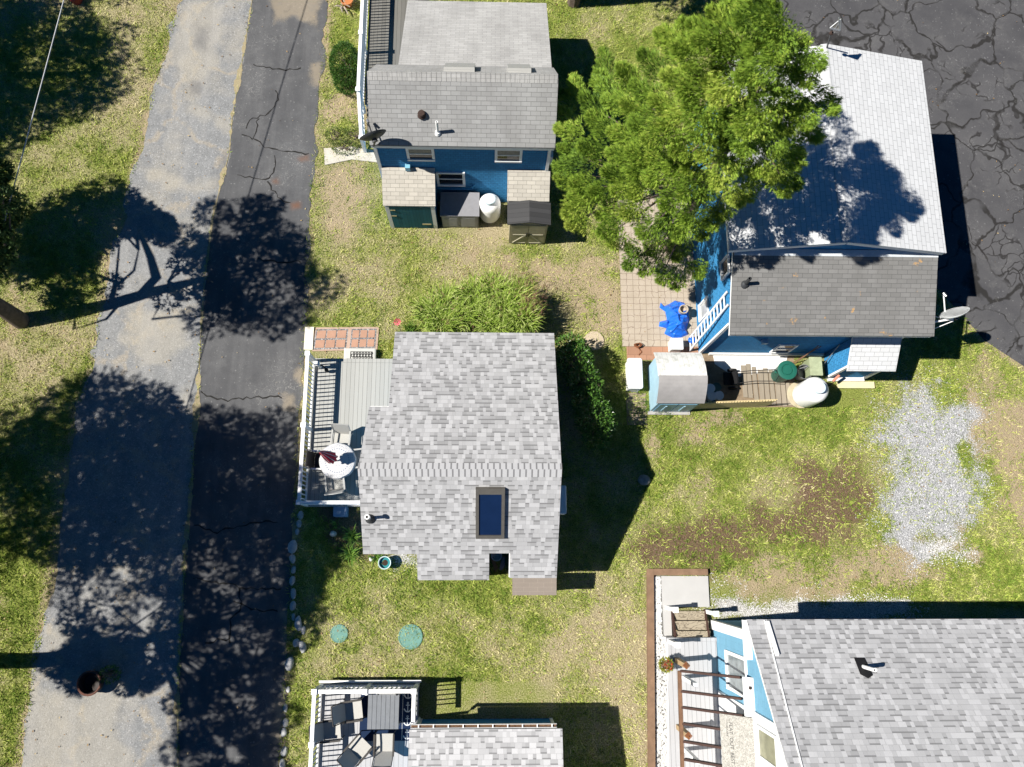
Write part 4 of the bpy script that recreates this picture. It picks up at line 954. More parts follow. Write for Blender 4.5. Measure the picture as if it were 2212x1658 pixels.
# ---- sling patio chair, seat towards +y, origin on the floor at the seat centre
def make_sling_chair(name, label, fab, frame, group, recl=.28):
    s = ob(name, (0, 0, 0), label, 'chair', group)
    MB().add([(-.25, .26, .42), (.25, .26, .42), (.25, .0, .39), (.25, -.24, .38), (-.25, -.24, .38), (-.25, .0, .39),
              (-.25, .26, .405), (.25, .26, .405), (.25, .0, .375), (.25, -.24, .365), (-.25, -.24, .365), (-.25, .0, .375)],
             [(0, 5, 2, 1), (5, 4, 3, 2), (6, 7, 8, 11), (11, 8, 9, 10), (0, 1, 7, 6), (4, 10, 9, 3)]).build('seat', fab, s)
    by = -.24-recl
    MB().add([(-.25, -.24, .385), (.25, -.24, .385), (.25, by, .98), (-.25, by, .98), (-.25, -.255, .375), (.25, -.255, .375), (.25, by-.015, .97), (-.25, by-.015, .97)],
             [(0, 1, 2, 3), (7, 6, 5, 4), (2, 6, 7, 3), (0, 4, 5, 1), (1, 5, 6, 2), (0, 3, 7, 4)]).build('backrest', fab, s)
    for k in (-1, 1):
        x = k*.275
        MB().tube([(x, .28, .0), (x, .27, .40), (x, .24, .60)], .017).build('leg', frame, s)
        MB().tube([(x, -.34, .0), (x, -.22, .38)], .017).build('leg', frame, s)
        MB().tube([(x, .27, .43), (x, -.24, .385), (x, by, .99)], .016).build('side_rail', frame, s)
        MB().beam((x+k*.01, .28, .62), (x+k*.01, -.33, .61), .05, .022).build('armrest', frame, s)
    MB().tube([(-.275, by, .99), (0, by-.01, 1.0), (.275, by, .99)], .016).build('top_rail', frame, s)
    return s
M_SLING = plain('grey_sling', (.42, .41, .385), .85, .08, 40, fine=.2)
M_SLINGP = plain('pale_sling', (.40, .395, .37), .8, .06, 30)
M_CFRAME = plain('chair_frame', (.055, .05, .046), .45, .1, 8, .3)
M_CFRAMEP = plain('chair_frame_pale', (.36, .36, .345), .5, .08, 8, .2)
c0 = make_sling_chair('patio_chair', 'x', M_SLING, M_CFRAME, 'grey sling chairs on the bottom deck')
spots = [((-4.0, -4.50), -82, 'grey sling patio chair left of the slatted table, nearest the railing corner'),
         ((-4.62, -5.05), -84, 'grey sling patio chair against the left white railing of the bottom deck'),
         ((-3.78, -5.55), -42, 'grey sling patio chair turned askew, lowest on the bottom deck'),
         ((-3.04, -5.42), 0, 'grey sling patio chair pushed under the near side of the slatted table'),
         ((-2.98, -4.42), 178, 'dark sling patio chair between the slatted table and the white railing behind it')]
for i, ((x, y), a, lab) in enumerate(spots):
    c = c0 if i == 0 else copy_tree(c0)
    c.location = (x, y, .552 if i != 4 else .553); c.rotation_euler.z = R(a); c['label'] = lab; ORG[c.name] = Vector(c.location)
c0 = make_sling_chair('patio_chair', 'x', M_SLINGP, M_CFRAMEP, 'pale chairs round the table on the middle deck', .20)
for i, ((x, y), a, lab) in enumerate([((-4.74, 3.62), 176, 'pale grey patio chair behind the round table, its shadow falling on the planks'), ((-4.86, 2.32), 8, 'pale grey patio chair at the near side of the round table'), ((-4.06, 3.05), 97, 'pale patio chair between the round table and the middle cottage')]):
    c = c0 if i == 0 else copy_tree(c0)
    c.location = (x, y, .552); c.rotation_euler.z = R(a); c['label'] = lab
c1 = make_sling_chair('patio_chair', 'dark patio chair with white arms between the round table and the railing', M_CFRAME, M_CFRAME, 'pale chairs round the table on the middle deck', .12)
for ch in kids(c1):
    if ch.name.startswith('armrest'): ch.data.materials[0] = M_WHITE
c1.location = (-5.33, 2.98, .552); c1.rotation_euler.z = R(-92)
# ---- slatted table and rug on the bottom deck
s = ob('patio_table', (-3.07, -4.5, .55), 'square grey slatted patio table on the navy rug', 'table')
M_SLAT = plain('slate_grey_slat', (.165, .175, .19), .45, .08, 5)
for i in range(7):
    x = -3.53+i*.132; MB().box(x, x+.122, -4.98, -4.02, 1.235, 1.262).build('slat', M_SLAT, s)
MB().box(-3.50, -2.64, -4.94, -4.88, 1.195, 1.232).build('apron', M_SLAT, s); MB().box(-3.50, -2.64, -4.12, -4.06, 1.195, 1.232).build('apron', M_SLAT, s)
for x in (-3.48, -2.66):
    for y in (-4.92, -4.08): MB().box(x-.03, x+.03, y-.03, y+.03, .553, 1.19).build('leg', M_SLAT, s)
M_NAVY = plain('navy_rug', (.008, .02, .055), .95, .15, 30)
M_RUGW = plain('rug_white', (.62, .63, .62), .95, .1, 30)
rug = ob('rug', (-3.05, -4.7, .556), 'navy outdoor rug with white anchors under the slatted table', 'rug')
MB().box(-3.86, -2.26, -5.45, -4.0, .5525, .558).build('rug_body', M_NAVY, rug)
an = MB()
def anchor(x, y, k, z=.5605):
    an.lathe((x, y+.13*k, z-.0015), [(.03*k, 0), (.03*k, .002), (.016*k, .002), (.016*k, 0)], 12, None, False)
    an.box(x-.011*k, x+.011*k, y-.12*k, y+.10*k, z-.0015, z+.001); an.box(x-.06*k, x+.06*k, y+.055*k, y+.077*k, z-.0005, z+.0015)
    pr_ = None
    for i in range(11):
        a = R(200+140*i/10); p = (x+.105*k*math.cos(a), y-.02*k+.105*k*math.sin(a)); w = .010+.008*math.sin(math.pi*i/10)
        d = (math.cos(a), math.sin(a)); cur = ((p[0]+d[0]*w*k, p[1]+d[1]*w*k, z+.0005), (p[0]-d[0]*w*k, p[1]-d[1]*w*k, z+.0005))
        if pr_: an.poly([pr_[0], cur[0], cur[1], pr_[1]])
        pr_ = cur
    for sx in (-1, 1): an.poly([(x+sx*.12*k, y-.075*k, z+.0015), (x+sx*.07*k, y-.06*k, z+.0015), (x+sx*.115*k, y-.02*k, z+.0015)])
for i in range(4): an = MB(); anchor(-2.42, -4.12-.385*i, .98); an.build('anchor_print', M_RUGW, rug)
for i in range(4): an = MB(); anchor(-3.70+.38*i, -4.08, .55); an.build('anchor_print', M_RUGW, rug)
rp = MB()
for i in range(58): rp.lathe((-2.575, -4.02-.0245*i, .5585), [(.011, 0), (.009, .004), (.002, .006)], 6)
rp.build('rope_print', M_RUGW, rug)
# ---- round table, cloth, umbrella on the middle deck
s = ob('round_table', (-4.79, 2.95, .55), 'round table with dark frame under a white patterned cloth on the middle deck', 'table')
MB().lathe((-4.79, 2.95, 0), [(.52, 1.24), (.52, 1.262), (.02, 1.263)], 32).build('table_top', M_CFRAME, s)
MB().lathe((-4.79, 2.95, 0), [(.28, .555), (.26, .60), (.05, .62), (.045, 1.24)], 16).build('pedestal', M_CFRAME, s)
t = NT('patterned_cloth'); o = t.obj(); x, y, _ = t.sep(o)
rr_ = t.math('SQRT', t.math('ADD', t.math('MULTIPLY', x, x), t.math('MULTIPLY', y, y))); an_ = t.math('ARCTAN2', y, x)
ringm = t.math('LESS_THAN', t.math('ABSOLUTE', t.math('SUBTRACT', rr_, .375)), .014); ticks = t.math('GREATER_THAN', t.math('SINE', t.math('MULTIPLY', an_, 32)), .0)
ring2 = t.math('LESS_THAN', t.math('ABSOLUTE', t.math('SUBTRACT', rr_, .15)), .03)
spots_ = t.math('GREATER_THAN', t.noise(o, 42, 2, .6), .59)
pm_ = t.math('MAXIMUM', t.math('MULTIPLY', ringm, ticks), t.math('MULTIPLY', spots_, t.math('MAXIMUM', t.math('GREATER_THAN', rr_, .42), ring2)))
M_CLOTH = t.done(t.mix(t.math('MULTIPLY', pm_, .95), (.50, .50, .50), (.15, .18, .27)), .8)
cl = MB(); n = 48
def cr(a, r): return r*(1+.012*math.sin(a*8+1)+.009*math.sin(a*13))
rings = [(.02, 1.275, 0), (.30, 1.276, 0), (.50, 1.275, 0), (.555, 1.262, 1), (.575, 1.21, 1), (.585, 1.13, 2)]
vs_ = [(-4.79+cr(2*math.pi*i/n, r) * math.cos(2*math.pi*i/n) * (1 if k == 0 else 1), 2.95+cr(2*math.pi*i/n, r)*math.sin(2*math.pi*i/n), z) for r, z, k in rings for i in range(n)]
cl.add(vs_, [(j*n+i, j*n+(i+1) % n, (j+1)*n+(i+1) % n, (j+1)*n+i) for j in range(len(rings)-1) for i in range(n)]+[tuple(range(n))])
tag(cl.build('tablecloth', M_CLOTH, None, True, (-4.79, 2.95, 1.275)), 'white scalloped cloth with blue grey pattern draped over the round table', 'tablecloth')
s = ob('closed_umbrella', (-4.79, 2.95, .55), 'furled red umbrella leaning in the middle of the round table', 'umbrella')
p0, p1 = Vector((-4.79, 2.94, 1.28)), Vector((-5.06, 3.06, 2.72)); ax = (p1-p0).normalized()
M_RED = plain('red_canvas', (.58, .02, .04), .75, .2, 14)
MB().cyl(p0, p1+ax*.06, .022, None, 10).build('pole', M_GREYM, s, True)
um = MB(); rr = random.Random(8); side = ax.cross(Vector((0, 0, 1))).normalized(); up2 = side.cross(ax)
rings = []; n = 30
for z, r in ((.42, .17), (.60, .155), (.85, .125), (1.1, .09), (1.32, .05), (1.42, .02)):
    rings.append([p0+ax*(z+rr.uniform(-.02, .02)*(z < .5))+(side*math.cos(2*math.pi*i/n)+up2*math.sin(2*math.pi*i/n))*r*(1+.16*math.sin(i*2*math.pi*8/n+z*1.5)) for i in range(n)])
um.add([p for q in rings for p in q], [(j*n+i, j*n+(i+1) % n, (j+1)*n+(i+1) % n, (j+1)*n+i) for j in range(5) for i in range(n)]+[tuple(range(5*n, 6*n))])
um.build('canopy', M_RED, s, True)
for i in range(8):
    a = 2*math.pi*i/8+.3; d = side*math.cos(a)+up2*math.sin(a)
    MB().tube([p0+ax*1.40+d*.02, p0+ax*.95+d*.12, p0+ax*.5+d*.20], .008, 5).build('rib', plain('pale_rib', (.55, .54, .5), .5) if i == 0 else bpy.data.materials['pale_rib'], s)
MB().lathe(p0+ax*1.45, [(.03, 0), (.035, .04), (.012, .10)], 10, ax).build('finial', M_GREYM, s)
s = ob('lantern', (-5.60, 6.15, .55), 'white post lantern with black bracket in the corner of the middle deck', 'lantern')
MB().box(-5.66, -5.58, 6.11, 6.19, .55, 1.02).build('stem', M_WHITE, s); MB().box(-5.70, -5.55, 6.07, 6.22, 1.02, 1.14).build('cap', M_WHITE, s)
MB().tube([(-5.56, 6.12, .98), (-5.45, 6.09, 1.02), (-5.40, 6.02, .96), (-5.38, 6.0, .9)], .018).build('bracket', M_BLACK, s); MB().lathe((-5.38, 6.0, .62), [(.05, 0), (.07, .12), (.05, .26), (.01, .28)], 8).build('lamp', M_BLACK, s)
# ---- step block, mat, entrance pavers of the middle cottage
s = ob('step_block', (-4.4, 6.73, 0), 'pale stone step block in front of the middle deck', 'step')
MB().rbox(-4.93, -3.86, 6.47, 6.90, 0, .27, .03).build('block', plain('cast_stone', (.52, .52, .49), .9, .06, 5, fine=.2), s)
s = ob('door_mat', (-4.35, 6.62, .27), 'black scroll-pattern rubber mat on the pale step block', 'mat')
m = MB(); x0, x1, y0, y1 = -4.71, -3.97, 6.50, 6.78
for a in ((x0, x1, y0, y0+.02), (x0, x1, y1-.02, y1), (x0, x0+.02, y0+.02, y1-.02), (x1-.02, x1, y0+.02, y1-.02)): m.box(a[0], a[1], a[2], a[3], .271, .283)
for i in range(7):
    cx_ = x0+.07+i*.1; m.lathe((cx_, (y0+y1)/2, .271), [(.055, 0), (.055, .012), (.035, .012), (.035, 0)], 10, None, False)
    for yy in (y0+.06, y1-.06): m.lathe((cx_+.05, yy, .2715), [(.04, 0), (.04, .012), (.022, .012), (.022, 0)], 8, None, False)
m.build('lattice', M_BLACK, s)
pv = ob('paver_walk', (-5.1, 7.3, 0), 'two frames of square red pavers set in pebbles before the middle deck', 'paving')
M_PINK = plain('pink_paver', (.40, .235, .165), .9, .10, 3, fine=.2); M_EDGE = plain('pink_edging', (.43, .31, .245), .9, .12, 4, fine=.2)
t = NT('dark_pebbles'); o = t.obj(); vv = t.sep(t.voro(o, 45, 'F1', 'Color'))[0]
M_PEB = t.done(t.ramp(vv, [(0, (.04, .04, .045)), (.6, (.2, .2, .21)), (1, (.45, .44, .42))]), .9)
def quad_at(fx, fy): # bilinear over the paved quadrilateral
    a, b, c, d = [Vector(at(*q)) for q in ((700, 714), (815, 713), (812, 752), (694, 755))]
    return a*(1-fx)*(1-fy)+b*fx*(1-fy)+c*fx*fy+d*(1-fx)*fy
def pq(fx0, fx1, fy0, fy1): return [tuple(quad_at(a, b)[:2]) for a, b in ((fx0, fy0), (fx1, fy0), (fx1, fy1), (fx0, fy1))]
MB().prism(pq(-.16, 1.03, -.14, 1.10), 0, .03).build('edging', M_EDGE, pv); 
MB().prism(pq(-.15, .455, -.05, 1.02), .02, .034).build('pebble_bed', M_PEB, pv); MB().prism(pq(.52, .99, -.05, 1.02), .02, .034).build('pebble_bed', M_PEB, pv)
for f0, f1 in ((-.13, .44), (.535, .975)):
    w = (f1-f0)/3
    for i in range(3):
        for j in range(2): MB().prism(pq(f0+w*i+.012, f0+w*(i+1)-.012, .03+j*.5, .44+j*.5), .02, .046).build('paver', M_PINK, pv)
tag(MB().prism(gp([(660, 708), (679, 708), (676, 757), (657, 757)]), 0, .07).build('curb_block', plain('cream_stone', (.72, .67, .55), .9, .06, 4), None, False, at(668, 735)), 'cream stone curb block at the left end of the red pavers', 'curb stone')
# ---- edging stones along the road
M_STONE = plain('field_stone', (.46, .46, .455), .9, .25, 5, fine=.35)
stn = [(648, 1113, .13), (646, 1131, .11), (641, 1151, .10), (631, 1180, .19), (631, 1208, .13), (633, 1232, .11), (631, 1255, .13), (633, 1283, .13), (632, 1310, .13), (645, 1347, .18), (633, 1335, .10), (655, 1362, .11), (640, 1392, .15), (653, 1397, .17), (627, 1432, .20), (622, 1490, .09), (616, 1530, .11), (617, 1560, .12), (614, 1585, .13), (614, 1622, .14), (611, 1650, .13)]
poslab = ['nearest the white deck corner', 'second below the white deck corner', 'slim and dark, third below the deck', 'large and rounded, left of the shaded lawn', 'pale and upright, just below the large round one', 'greyish, middle of the row', 'pale blue, middle of the row', 'egg shaped, lower middle of the row', 'slender, above the paired stones', 'blocky, in the right row of the paired stones', 'dark flat, in the left row of the paired stones', 'square pale, below the blocky one', 'mid grey, left of the pale oval one', 'pale oval, right of the paired stones', 'big pointed, by itself at the lower lawn', 'tiny, half sunk by the road edge', 'long low, level with the bottom deck top', 'rough, beside the bottom deck railing', 'buried, left of the bottom deck chairs', 'round, near the bottom frame edge', 'last at the bottom frame edge']
for i, (x, y, r) in enumerate(stn):
    p = at(x, y, .05)
    o_ = MB().rock((p.x, p.y, r*.25), r*1.25, 40+i, .6, (.72, 1.15)).build('edge_stone', M_STONE, None, True, (p.x, p.y, 0))
    tag(o_, 'rough stone edging the road, '+poslab[i], 'stone', 'stones along the road edge')
# ---- round lids and small ground objects
M_LID = plain('green_lid', (.13, .27, .23), .7, .12, 4, fine=.2)
def lid(x, y, r, label, mat=M_LID):
    p = at(x, y); s = ob('septic_lid', (p.x, p.y, 0), label, 'lid', 'round septic lids')
    MB().lathe((p.x, p.y, 0), [(r*1.04, 0), (r*1.04, .035), (r*.97, .045), (r*.96, .03), (.02, .034)], 30).build('cover', mat, s)
    MB().box(p.x+r*.3, p.x+r*.52, p.y+r*.28, p.y+r*.5, .03, .045).build('handle_recess', plain('lid_recess', (.08, .19, .165), .7) if 'lid_recess' not in bpy.data.materials else bpy.data.materials['lid_recess'], s)
lid(733, 1369, .27, 'smaller green round lid half in tree shade on the lawn'); lid(887, 1376, .37, 'larger green round lid in the sunny lawn')
p = at(1283, 737); s = ob('concrete_disc', (p.x, p.y, 0), 'round tan concrete lid by the dark laurel bush', 'lid')
MB().lathe((p.x, p.y, 0), [(.34, 0), (.34, .04), (.02, .05)], 28).build('cover', plain('tan_concrete', (.45, .37, .27), .9, .12, 5, fine=.2), s); MB().tube([(p.x-.08, p.y, .05), (p.x-.04, p.y-.05, .08), (p.x+.05, p.y-.03, .05)], .012).build('handle', M_RUST, s)
p = at(1392, 1036, .1); tag(MB().rock((p.x, p.y, .08), .24, 5, .55).build('boulder', plain('grey_boulder', (.30, .30, .29), .9, .3, 8), None, True, (p.x, p.y, 0)), 'round grey boulder at the tip of the cottage shadow', 'stone')
p = at(834, 1216, 0); s = ob('plant_pot', (p.x, p.y, 0), 'teal glazed round pot on the lawn edge', 'pot')
MB().lathe((p.x, p.y, 0), [(.14, 0), (.17, .08), (.20, .30), (.205, .36), (.175, .36), (.16, .27)], 26).build('pot', plain('teal_glaze', (.03, .21, .23), .25, .15, 6, 0, .5), s, True)
MB().lathe((p.x, p.y, 0), [(.20, .35), (.212, .37), (.20, .385), (.178, .37)], 26, None, False).build('rim', plain('pale_rim', (.55, .66, .64), .4), s, True)
MB().lathe((p.x, p.y, 0), [(.162, .262), (.01, .28)], 20).build('soil', plain('potting_soil', (.04, .025, .018), .95, .3, 20), s)
# terracotta pots at the top edge
for x, y, r, lab in ((1021*.7373*1.0, 12, .22, 'large terracotta pot among driftwood at the top edge'),):
    p = at(752, 13, 0); s = ob('plant_pot', (p.x, p.y, 0), lab, 'pot')
    MB().lathe((p.x, p.y, 0), [(.13, 0), (.21, .30), (.24, .30), (.24, .36), (.20, .36), (.18, .28), (.02, .28)], 20).build('pot', plain('terracotta', (.42, .16, .06), .85, .12, 6), s, True)
p = at(741, 12, 0); s = ob('driftwood', (p.x, p.y, 0), 'grey driftwood pile beside the terracotta pot', 'driftwood'); m = MB(); rr = random.Random(4)
for i in range(9):
    a = rr.uniform(0, 6.28); l = rr.uniform(.2, .4); x, y = p.x+rr.uniform(-.2, .15), p.y+rr.uniform(-.3, .2)
    m.tube([(x, y, .05+.03*i), (x+l*.5*math.cos(a), y+l*.5*math.sin(a), .10+.03*i), (x+l*math.cos(a), y+l*math.sin(a), .06+.03*i)], [.035, .028, .015])
m.build('branches', plain('driftwood', (.33, .28, .23), .9, .2, 8), s)
p = at(168, 3, 0); tag(MB().lathe((p.x, p.y, 0), [(.18, 0), (.22, .26), (.25, .28), (.24, .33), (.02, .30)], 16).build('bucket', plain('red_plastic', (.42, .07, .04), .5), None, True, (p.x, p.y, 0)), 'red bucket at the top left edge in tree shade', 'bucket')
p = at(207, 1472, 0); s = ob('fire_pit', (p.x, p.y, 0), 'dark rusty bowl-shaped planter in tree shade on the gravel', 'planter')
MB().lathe((p.x, p.y, 0), [(.26, 0), (.34, .18), (.36, .42), (.31, .42), (.26, .18), (.02, .10)], 20).build('bowl', plain('dark_iron', (.03, .022, .02), .6, .3, 8), s, True); MB().lathe((p.x, p.y, 0), [(.355, .40), (.375, .425), (.355, .44), (.315, .43)], 20, None, False).build('rim', plain('rust_rim', (.11, .045, .03), .7, .2, 8), s, True)
p = at(805, 1208, 0); tag(MB().rock((p.x, p.y, .1), .11, 9, .9).build('garden_ornament', plain('pale_ornament', (.55, .56, .54), .8, .2, 14), None, True, (p.x, p.y, 0)), 'small pale stone garden ornament at the cottage corner', 'ornament')
p = at(722, 1154, 0); s = ob('garden_statue', (p.x, p.y, 0), 'small grey stone statue in the shaded flower bed', 'statue')
MB().lathe((p.x, p.y, 0), [(.09, 0), (.08, .1), (.05, .14), (.10, .24), (.07, .36), (.03, .4)], 10).build('body', M_STONE, s, True); MB().rock((p.x, p.y, .45), .07, 3, 1).build('head', M_STONE, s, True)
p = at(737, 1107, .1); tag(MB().rbox(p.x-.22, p.x+.22, p.y-.16, p.y+.18, 0, .34, .05).build('storage_tote', plain('slate_blue_plastic', (.22, .30, .42), .5, .1, 5), None, False, (p.x, p.y, 0)), 'slate blue plastic tote peeking from under the middle deck', 'tote')
# nook between the two front wings of cottage B
s = ob('stepping_slab', (.16, -.3, 0), 'brown flagstone in the dark nook of the middle cottage, left one', 'flagstone'); MB().add([(.06, -.02, .05), (.16, -.02, .05), (.33, -.38, .05), (.24, -.5, .05), (.06, -.05, 0), (.16, -.05, 0), (.33, -.38, 0), (.24, -.5, 0)], [(0, 1, 2, 3), (0, 4, 5, 1), (1, 5, 6, 2), (2, 6, 7, 3), (3, 7, 4, 0)]).build('slab', plain('brown_flag', (.20, .13, .07), .9), s)
s = ob('stepping_slab', (.45, -.25, 0), 'grey flagstone in the dark nook of the middle cottage, right one', 'flagstone'); MB().prism([(.45, -.02), (.55, -.02), (.54, -.3), (.46, -.45), (.36, -.42)], 0, .05).build('slab', plain('grey_flag', (.2, .2, .21), .9), s)
tag(MB().lathe((.27, .02, 0), [(.16, 0), (.18, .22), (.15, .22), (.13, .05), (.02, .04)], 18).build('bucket', M_WHITE, None, True, (.27, .02, 0)), 'white round tub in the dark nook of the middle cottage', 'bucket')
# ---- satellite dishes
def dish(name, c, nrm, rad, foot, mat, label, legs=(), arm_len=.62, back=None):
    s = ob(name, foot, label, 'satellite dish'); c = Vector(c); n = Vector(nrm).normalized()
    prof = [(rad, .0), (rad*.99, -.012), (rad*.75, -.075), (rad*.4, -.125), (.02, -.14), ]
    inner = [(.02, -.125), (rad*.4, -.11), (rad*.75, -.06), (rad*.985, .002), (rad, 0)]
    MB().lathe(c, prof+inner, 32, n).build('reflector', mat, s, True)
    dn = (Vector((0, 0, -1))-n*n.dot(Vector((0, 0, -1)))).normalized()
    b = c+dn*rad*.95-n*.02; e = c+n*arm_len+dn*rad*.55
    MB().tube([b, e], .022).build('feed_arm', mat, s); MB().cyl(e, e-n*.10+dn*-.08, .045, .035, 10).build('receiver', M_GREYM if mat != M_WHITE else M_WHITE, s)
    MB().cyl(c-n*.12, Vector(c)-n*.22, .07, .09, 10).build('bracket', M_DKMET, s)
    MB().tube([c-n*.20, Vector(foot)], .03, 8).build('mast', back or mat, s)
    for q in legs: MB().tube([c-n*.24+Vector((0, 0, -.15)), q], .014).build('strut', back or mat, s)
    return s
dish('satellite_dish', (-3.52, 12.28, 4.78), (-.30, .80, .28), .42, (-3.6, 12.32, 4.05), M_DKMET, 'dark grey satellite dish at the eave corner of the upper cottage', [(-3.4, 12.4, 4.06)], .5)
dish('satellite_dish', (14.2, 7.28, 3.62), (-.42, .86, .42), .42, (13.32, 6.98, 3.35), plain('dish_white', (.72, .74, .74), .4), 'white satellite dish on a strutted bracket at the right wall of the right house', [(13.3, 6.7, 3.1), (13.3, 7.35, 3.3)], .62, M_WHITE)
# antenna on the far gable
s = ob('roof_antenna', (10.12, 15.0, 5.5), 'small triangular grey antenna on a thin pole at the far gable of the right house', 'antenna')
tp = at(1798, 62, 6.6); MB().tube([(10.15, 14.98, 5.4), tuple(tp)], .025).build('pole', M_DKMET, s); MB().rock(tuple(at(1796, 72, 6.5)), .07, 2, 1).build('clamp', M_RUST, s)
a, b, c = at(1793, 61, 6.75), at(1816, 42, 7.0), at(1815, 66, 6.75)
m = MB(); m.tube([a, b], .02); m.tube([b, c], .02); m.tube([c, a], .03); m.tube([a.lerp(c, .5), b.lerp(a, -.05)], .02); m.tube([a.lerp(c, .9), at(1812, 38, 7.05)], .018)
m.build('frame', M_GREYM, s); MB().poly([a, b, c]).build('screen', plain('mesh_grey', (.12, .115, .10), .7), s)
# ---- things in front of the right house
s = ob('resin_shed', (6.15, 5.6, 0), 'pale blue barrel-roofed shed with one white and one grey roof half', 'shed')
M_PBLUE = plain('pale_blue_resin', (.33, .50, .60), .55, .08, 4); 
MB().vprism([(4.82, 0), (6.36, 0), (6.42, 1.45), (5.6, 2.0), (4.83, 1.50)], 0, 5.47, 6.84).build('body', M_PBLUE, s)
t = NT('mildewed_white_roof'); u, v, _ = t.sep(t.uv()); o = t.obj(); n1 = t.noise(o, 4, 5, .7)
col = t.mix(t.ramp(n1, [(.48, 0.0), (.66, .6)]), (.66, .66, .64), (.30, .31, .27)); col = t.mix(t.math('MULTIPLY', t.math('LESS_THAN', t.math('FRACT', t.math('DIVIDE', u, .16)), .1), .35), col, (.28, .28, .26))
M_MILD = t.done(col, .6)
def arc(y0, y1, z0, zt, k=7): return [(y0+(y1-y0)*i/k, z0+(zt-z0)*math.sin(math.pi/2*(i/k))**.9) for i in range(k+1)]
bk = arc(6.50, 5.58, 1.52, 2.06); MB().vprism(bk+[(y, z-.05) for y, z in bk[::-1]], 0, 5.36, 6.92).build('roof_back', M_MILD, s)
fr_ = arc(4.80, 5.60, 1.56, 2.09); MB().vprism(fr_+[(y, z-.05) for y, z in fr_[::-1]], 0, 5.38, 6.93).build('roof_front', plain('silver_grey_roof', (.29, .28, .275), .45, .12, 2.5, 0, .3), s)
for x0, x1 in ((5.56, 6.13), (6.16, 6.74)):
    d = MB().box(x0, x1, 4.795, 4.818, .08, 1.38).build('door', plain('shed_blue_door', (.16, .33, .47), .4, .1, 5, 0, .5) if 'shed_blue_door' not in bpy.data.materials else bpy.data.materials['shed_blue_door'], s)
    MB().box(x0+.22, x0+.27, 4.775, 4.794, .3, 1.1).build('panel_rib', M_PBLUE, d)
MB().box(5.40, 6.84, 4.70, 4.818, 0, .06).build('sill', plain('grey_sill', (.35, .34, .33), .7), s)
s = ob('cooler', (4.92, 6.0, 0), 'large white cooler chest lying beside the pale blue shed', 'cooler')
MB().rbox(4.69, 5.14, 5.52, 6.52, 0, .46, .05).build('body', M_WHITE, s); MB().rbox(4.66, 5.17, 5.49, 6.55, .465, .60, .07).build('lid', M_WHITE, s)
for x in (4.80, 5.03):
    for y in (5.66, 6.38): MB().box(x-.012, x+.012, y-.03, y+.03, .598, .606).build('hinge_mark', plain('faint_grey', (.5, .5, .5)) if 'faint_grey' not in bpy.data.materials else bpy.data.materials['faint_grey'], s)
MB().tube([(4.78, 5.48, .40), (4.80, 5.42, .36), (5.0, 5.42, .36), (5.02, 5.48, .40)], .015).build('handle', M_GREYM, s)
s = ob('plastic_chest', (6.4, 7.08, 0), 'small white chest between the blue tarp and the barrel-roofed shed', 'chest')
MB().rbox(6.20, 6.60, 6.90, 7.27, 0, .40, .03).build('body', M_WHITE, s); MB().rbox(6.18, 6.62, 6.88, 7.29, .405, .50, .03).build('lid', M_WHITE, s)
gas_tank(10.80, 5.38, .44, 1.32, 'large white upright gas tank with a cable, standing on the lawn before the right house')
s = ob('cable', (11.0, 5.2, 0), 'black cable looped over the side of the large white gas tank', 'cable')
m = MB(); rr = random.Random(2)
for k in range(3):
    m.tube([(10.9+.1*k, 5.02-.02*k, .95-.1*k), (11.1, 4.98-.03*k, .6), (11.25+.05*k, 5.06, .35+.1*k), (11.28, 5.3, .7-.1*k), (11.2, 5.45, 1.1)], .008, 5)
m.build('loop', M_BLACK, s)
tag(MB().lathe((10.70, 5.42, 0), [(.47, 0), (.47, .05), (.02, .055)], 26).build('concrete_pad', plain('tan_concrete2', (.42, .37, .26), .9, .12, 5), None, False, (10.62, 5.42, 0)), 'round tan concrete pad under the large white gas tank', 'pad')
s = ob('trash_can', (9.97, 6.08, 0), 'green plastic trash can with round lid before the right house', 'trash can')
M_GRN = plain('green_plastic', (.012, .105, .075), .45, .1, 6, 0, .4)
MB().lathe((9.97, 6.08, 0), [(.23, 0), (.245, .05), (.30, .84), (.315, .86), (.315, .90)], 26).build('body', M_GRN, s, True)
MB().lathe((9.97, 6.08, 0), [(.325, .88), (.325, .92), (.28, .935), (.20, .94), (.19, .91), (.16, .91), (.15, .945), (.01, .95)], 26).build('lid', M_GRN, s, True)
for a in (0, 180): MB().box(9.97+.30*math.cos(R(a))-.03, 9.97+.30*math.cos(R(a))+.03, 6.02, 6.14, .62, .70).build('handle', M_GRN, s)
s = ob('garden_pail', (10.72, 6.12, 0), 'grey metal pail leaning behind the large white gas tank', 'pail')
MB().lathe((10.72, 6.12, 0), [(.20, 0), (.25, .52), (.26, .53), (.24, .53), (.19, .05), (.02, .04)], 22).build('body', M_GREYM, s, True); MB().tube([(10.47, 6.12, .52), (10.5, 6.2, .66), (10.72, 6.26, .74), (10.94, 6.2, .66), (10.97, 6.12, .52)], .01).build('handle', M_GREYM, s)
s = ob('wooden_box', (11.0, 6.2, 0), 'mossy pale green box standing beside the grey pail', 'box')
MB().box(10.86, 11.22, 5.98, 6.56, .0, .66).build('body', plain('mossy_green', (.25, .29, .17), .85, .2, 4, fine=.3), s); MB().box(10.83, 11.25, 5.95, 6.59, .665, .72).build('lid', plain('mossy_green_lid', (.34, .38, .24), .85, .22, 4, fine=.3), s)
tools = [('rake', (10.35, 6.35), (10.95, 6.84, 1.25), 'long tool handle leaning at the wall, left of the mossy box'), ('shovel', (10.42, 6.5), (11.08, 6.85, 1.15), 'second tool handle leaning at the wall beside the mossy box'), ('hoe', (11.38, 6.25), (11.62, 6.86, 1.35), 'thin pale pole leaning in the corner by the blue entry')]
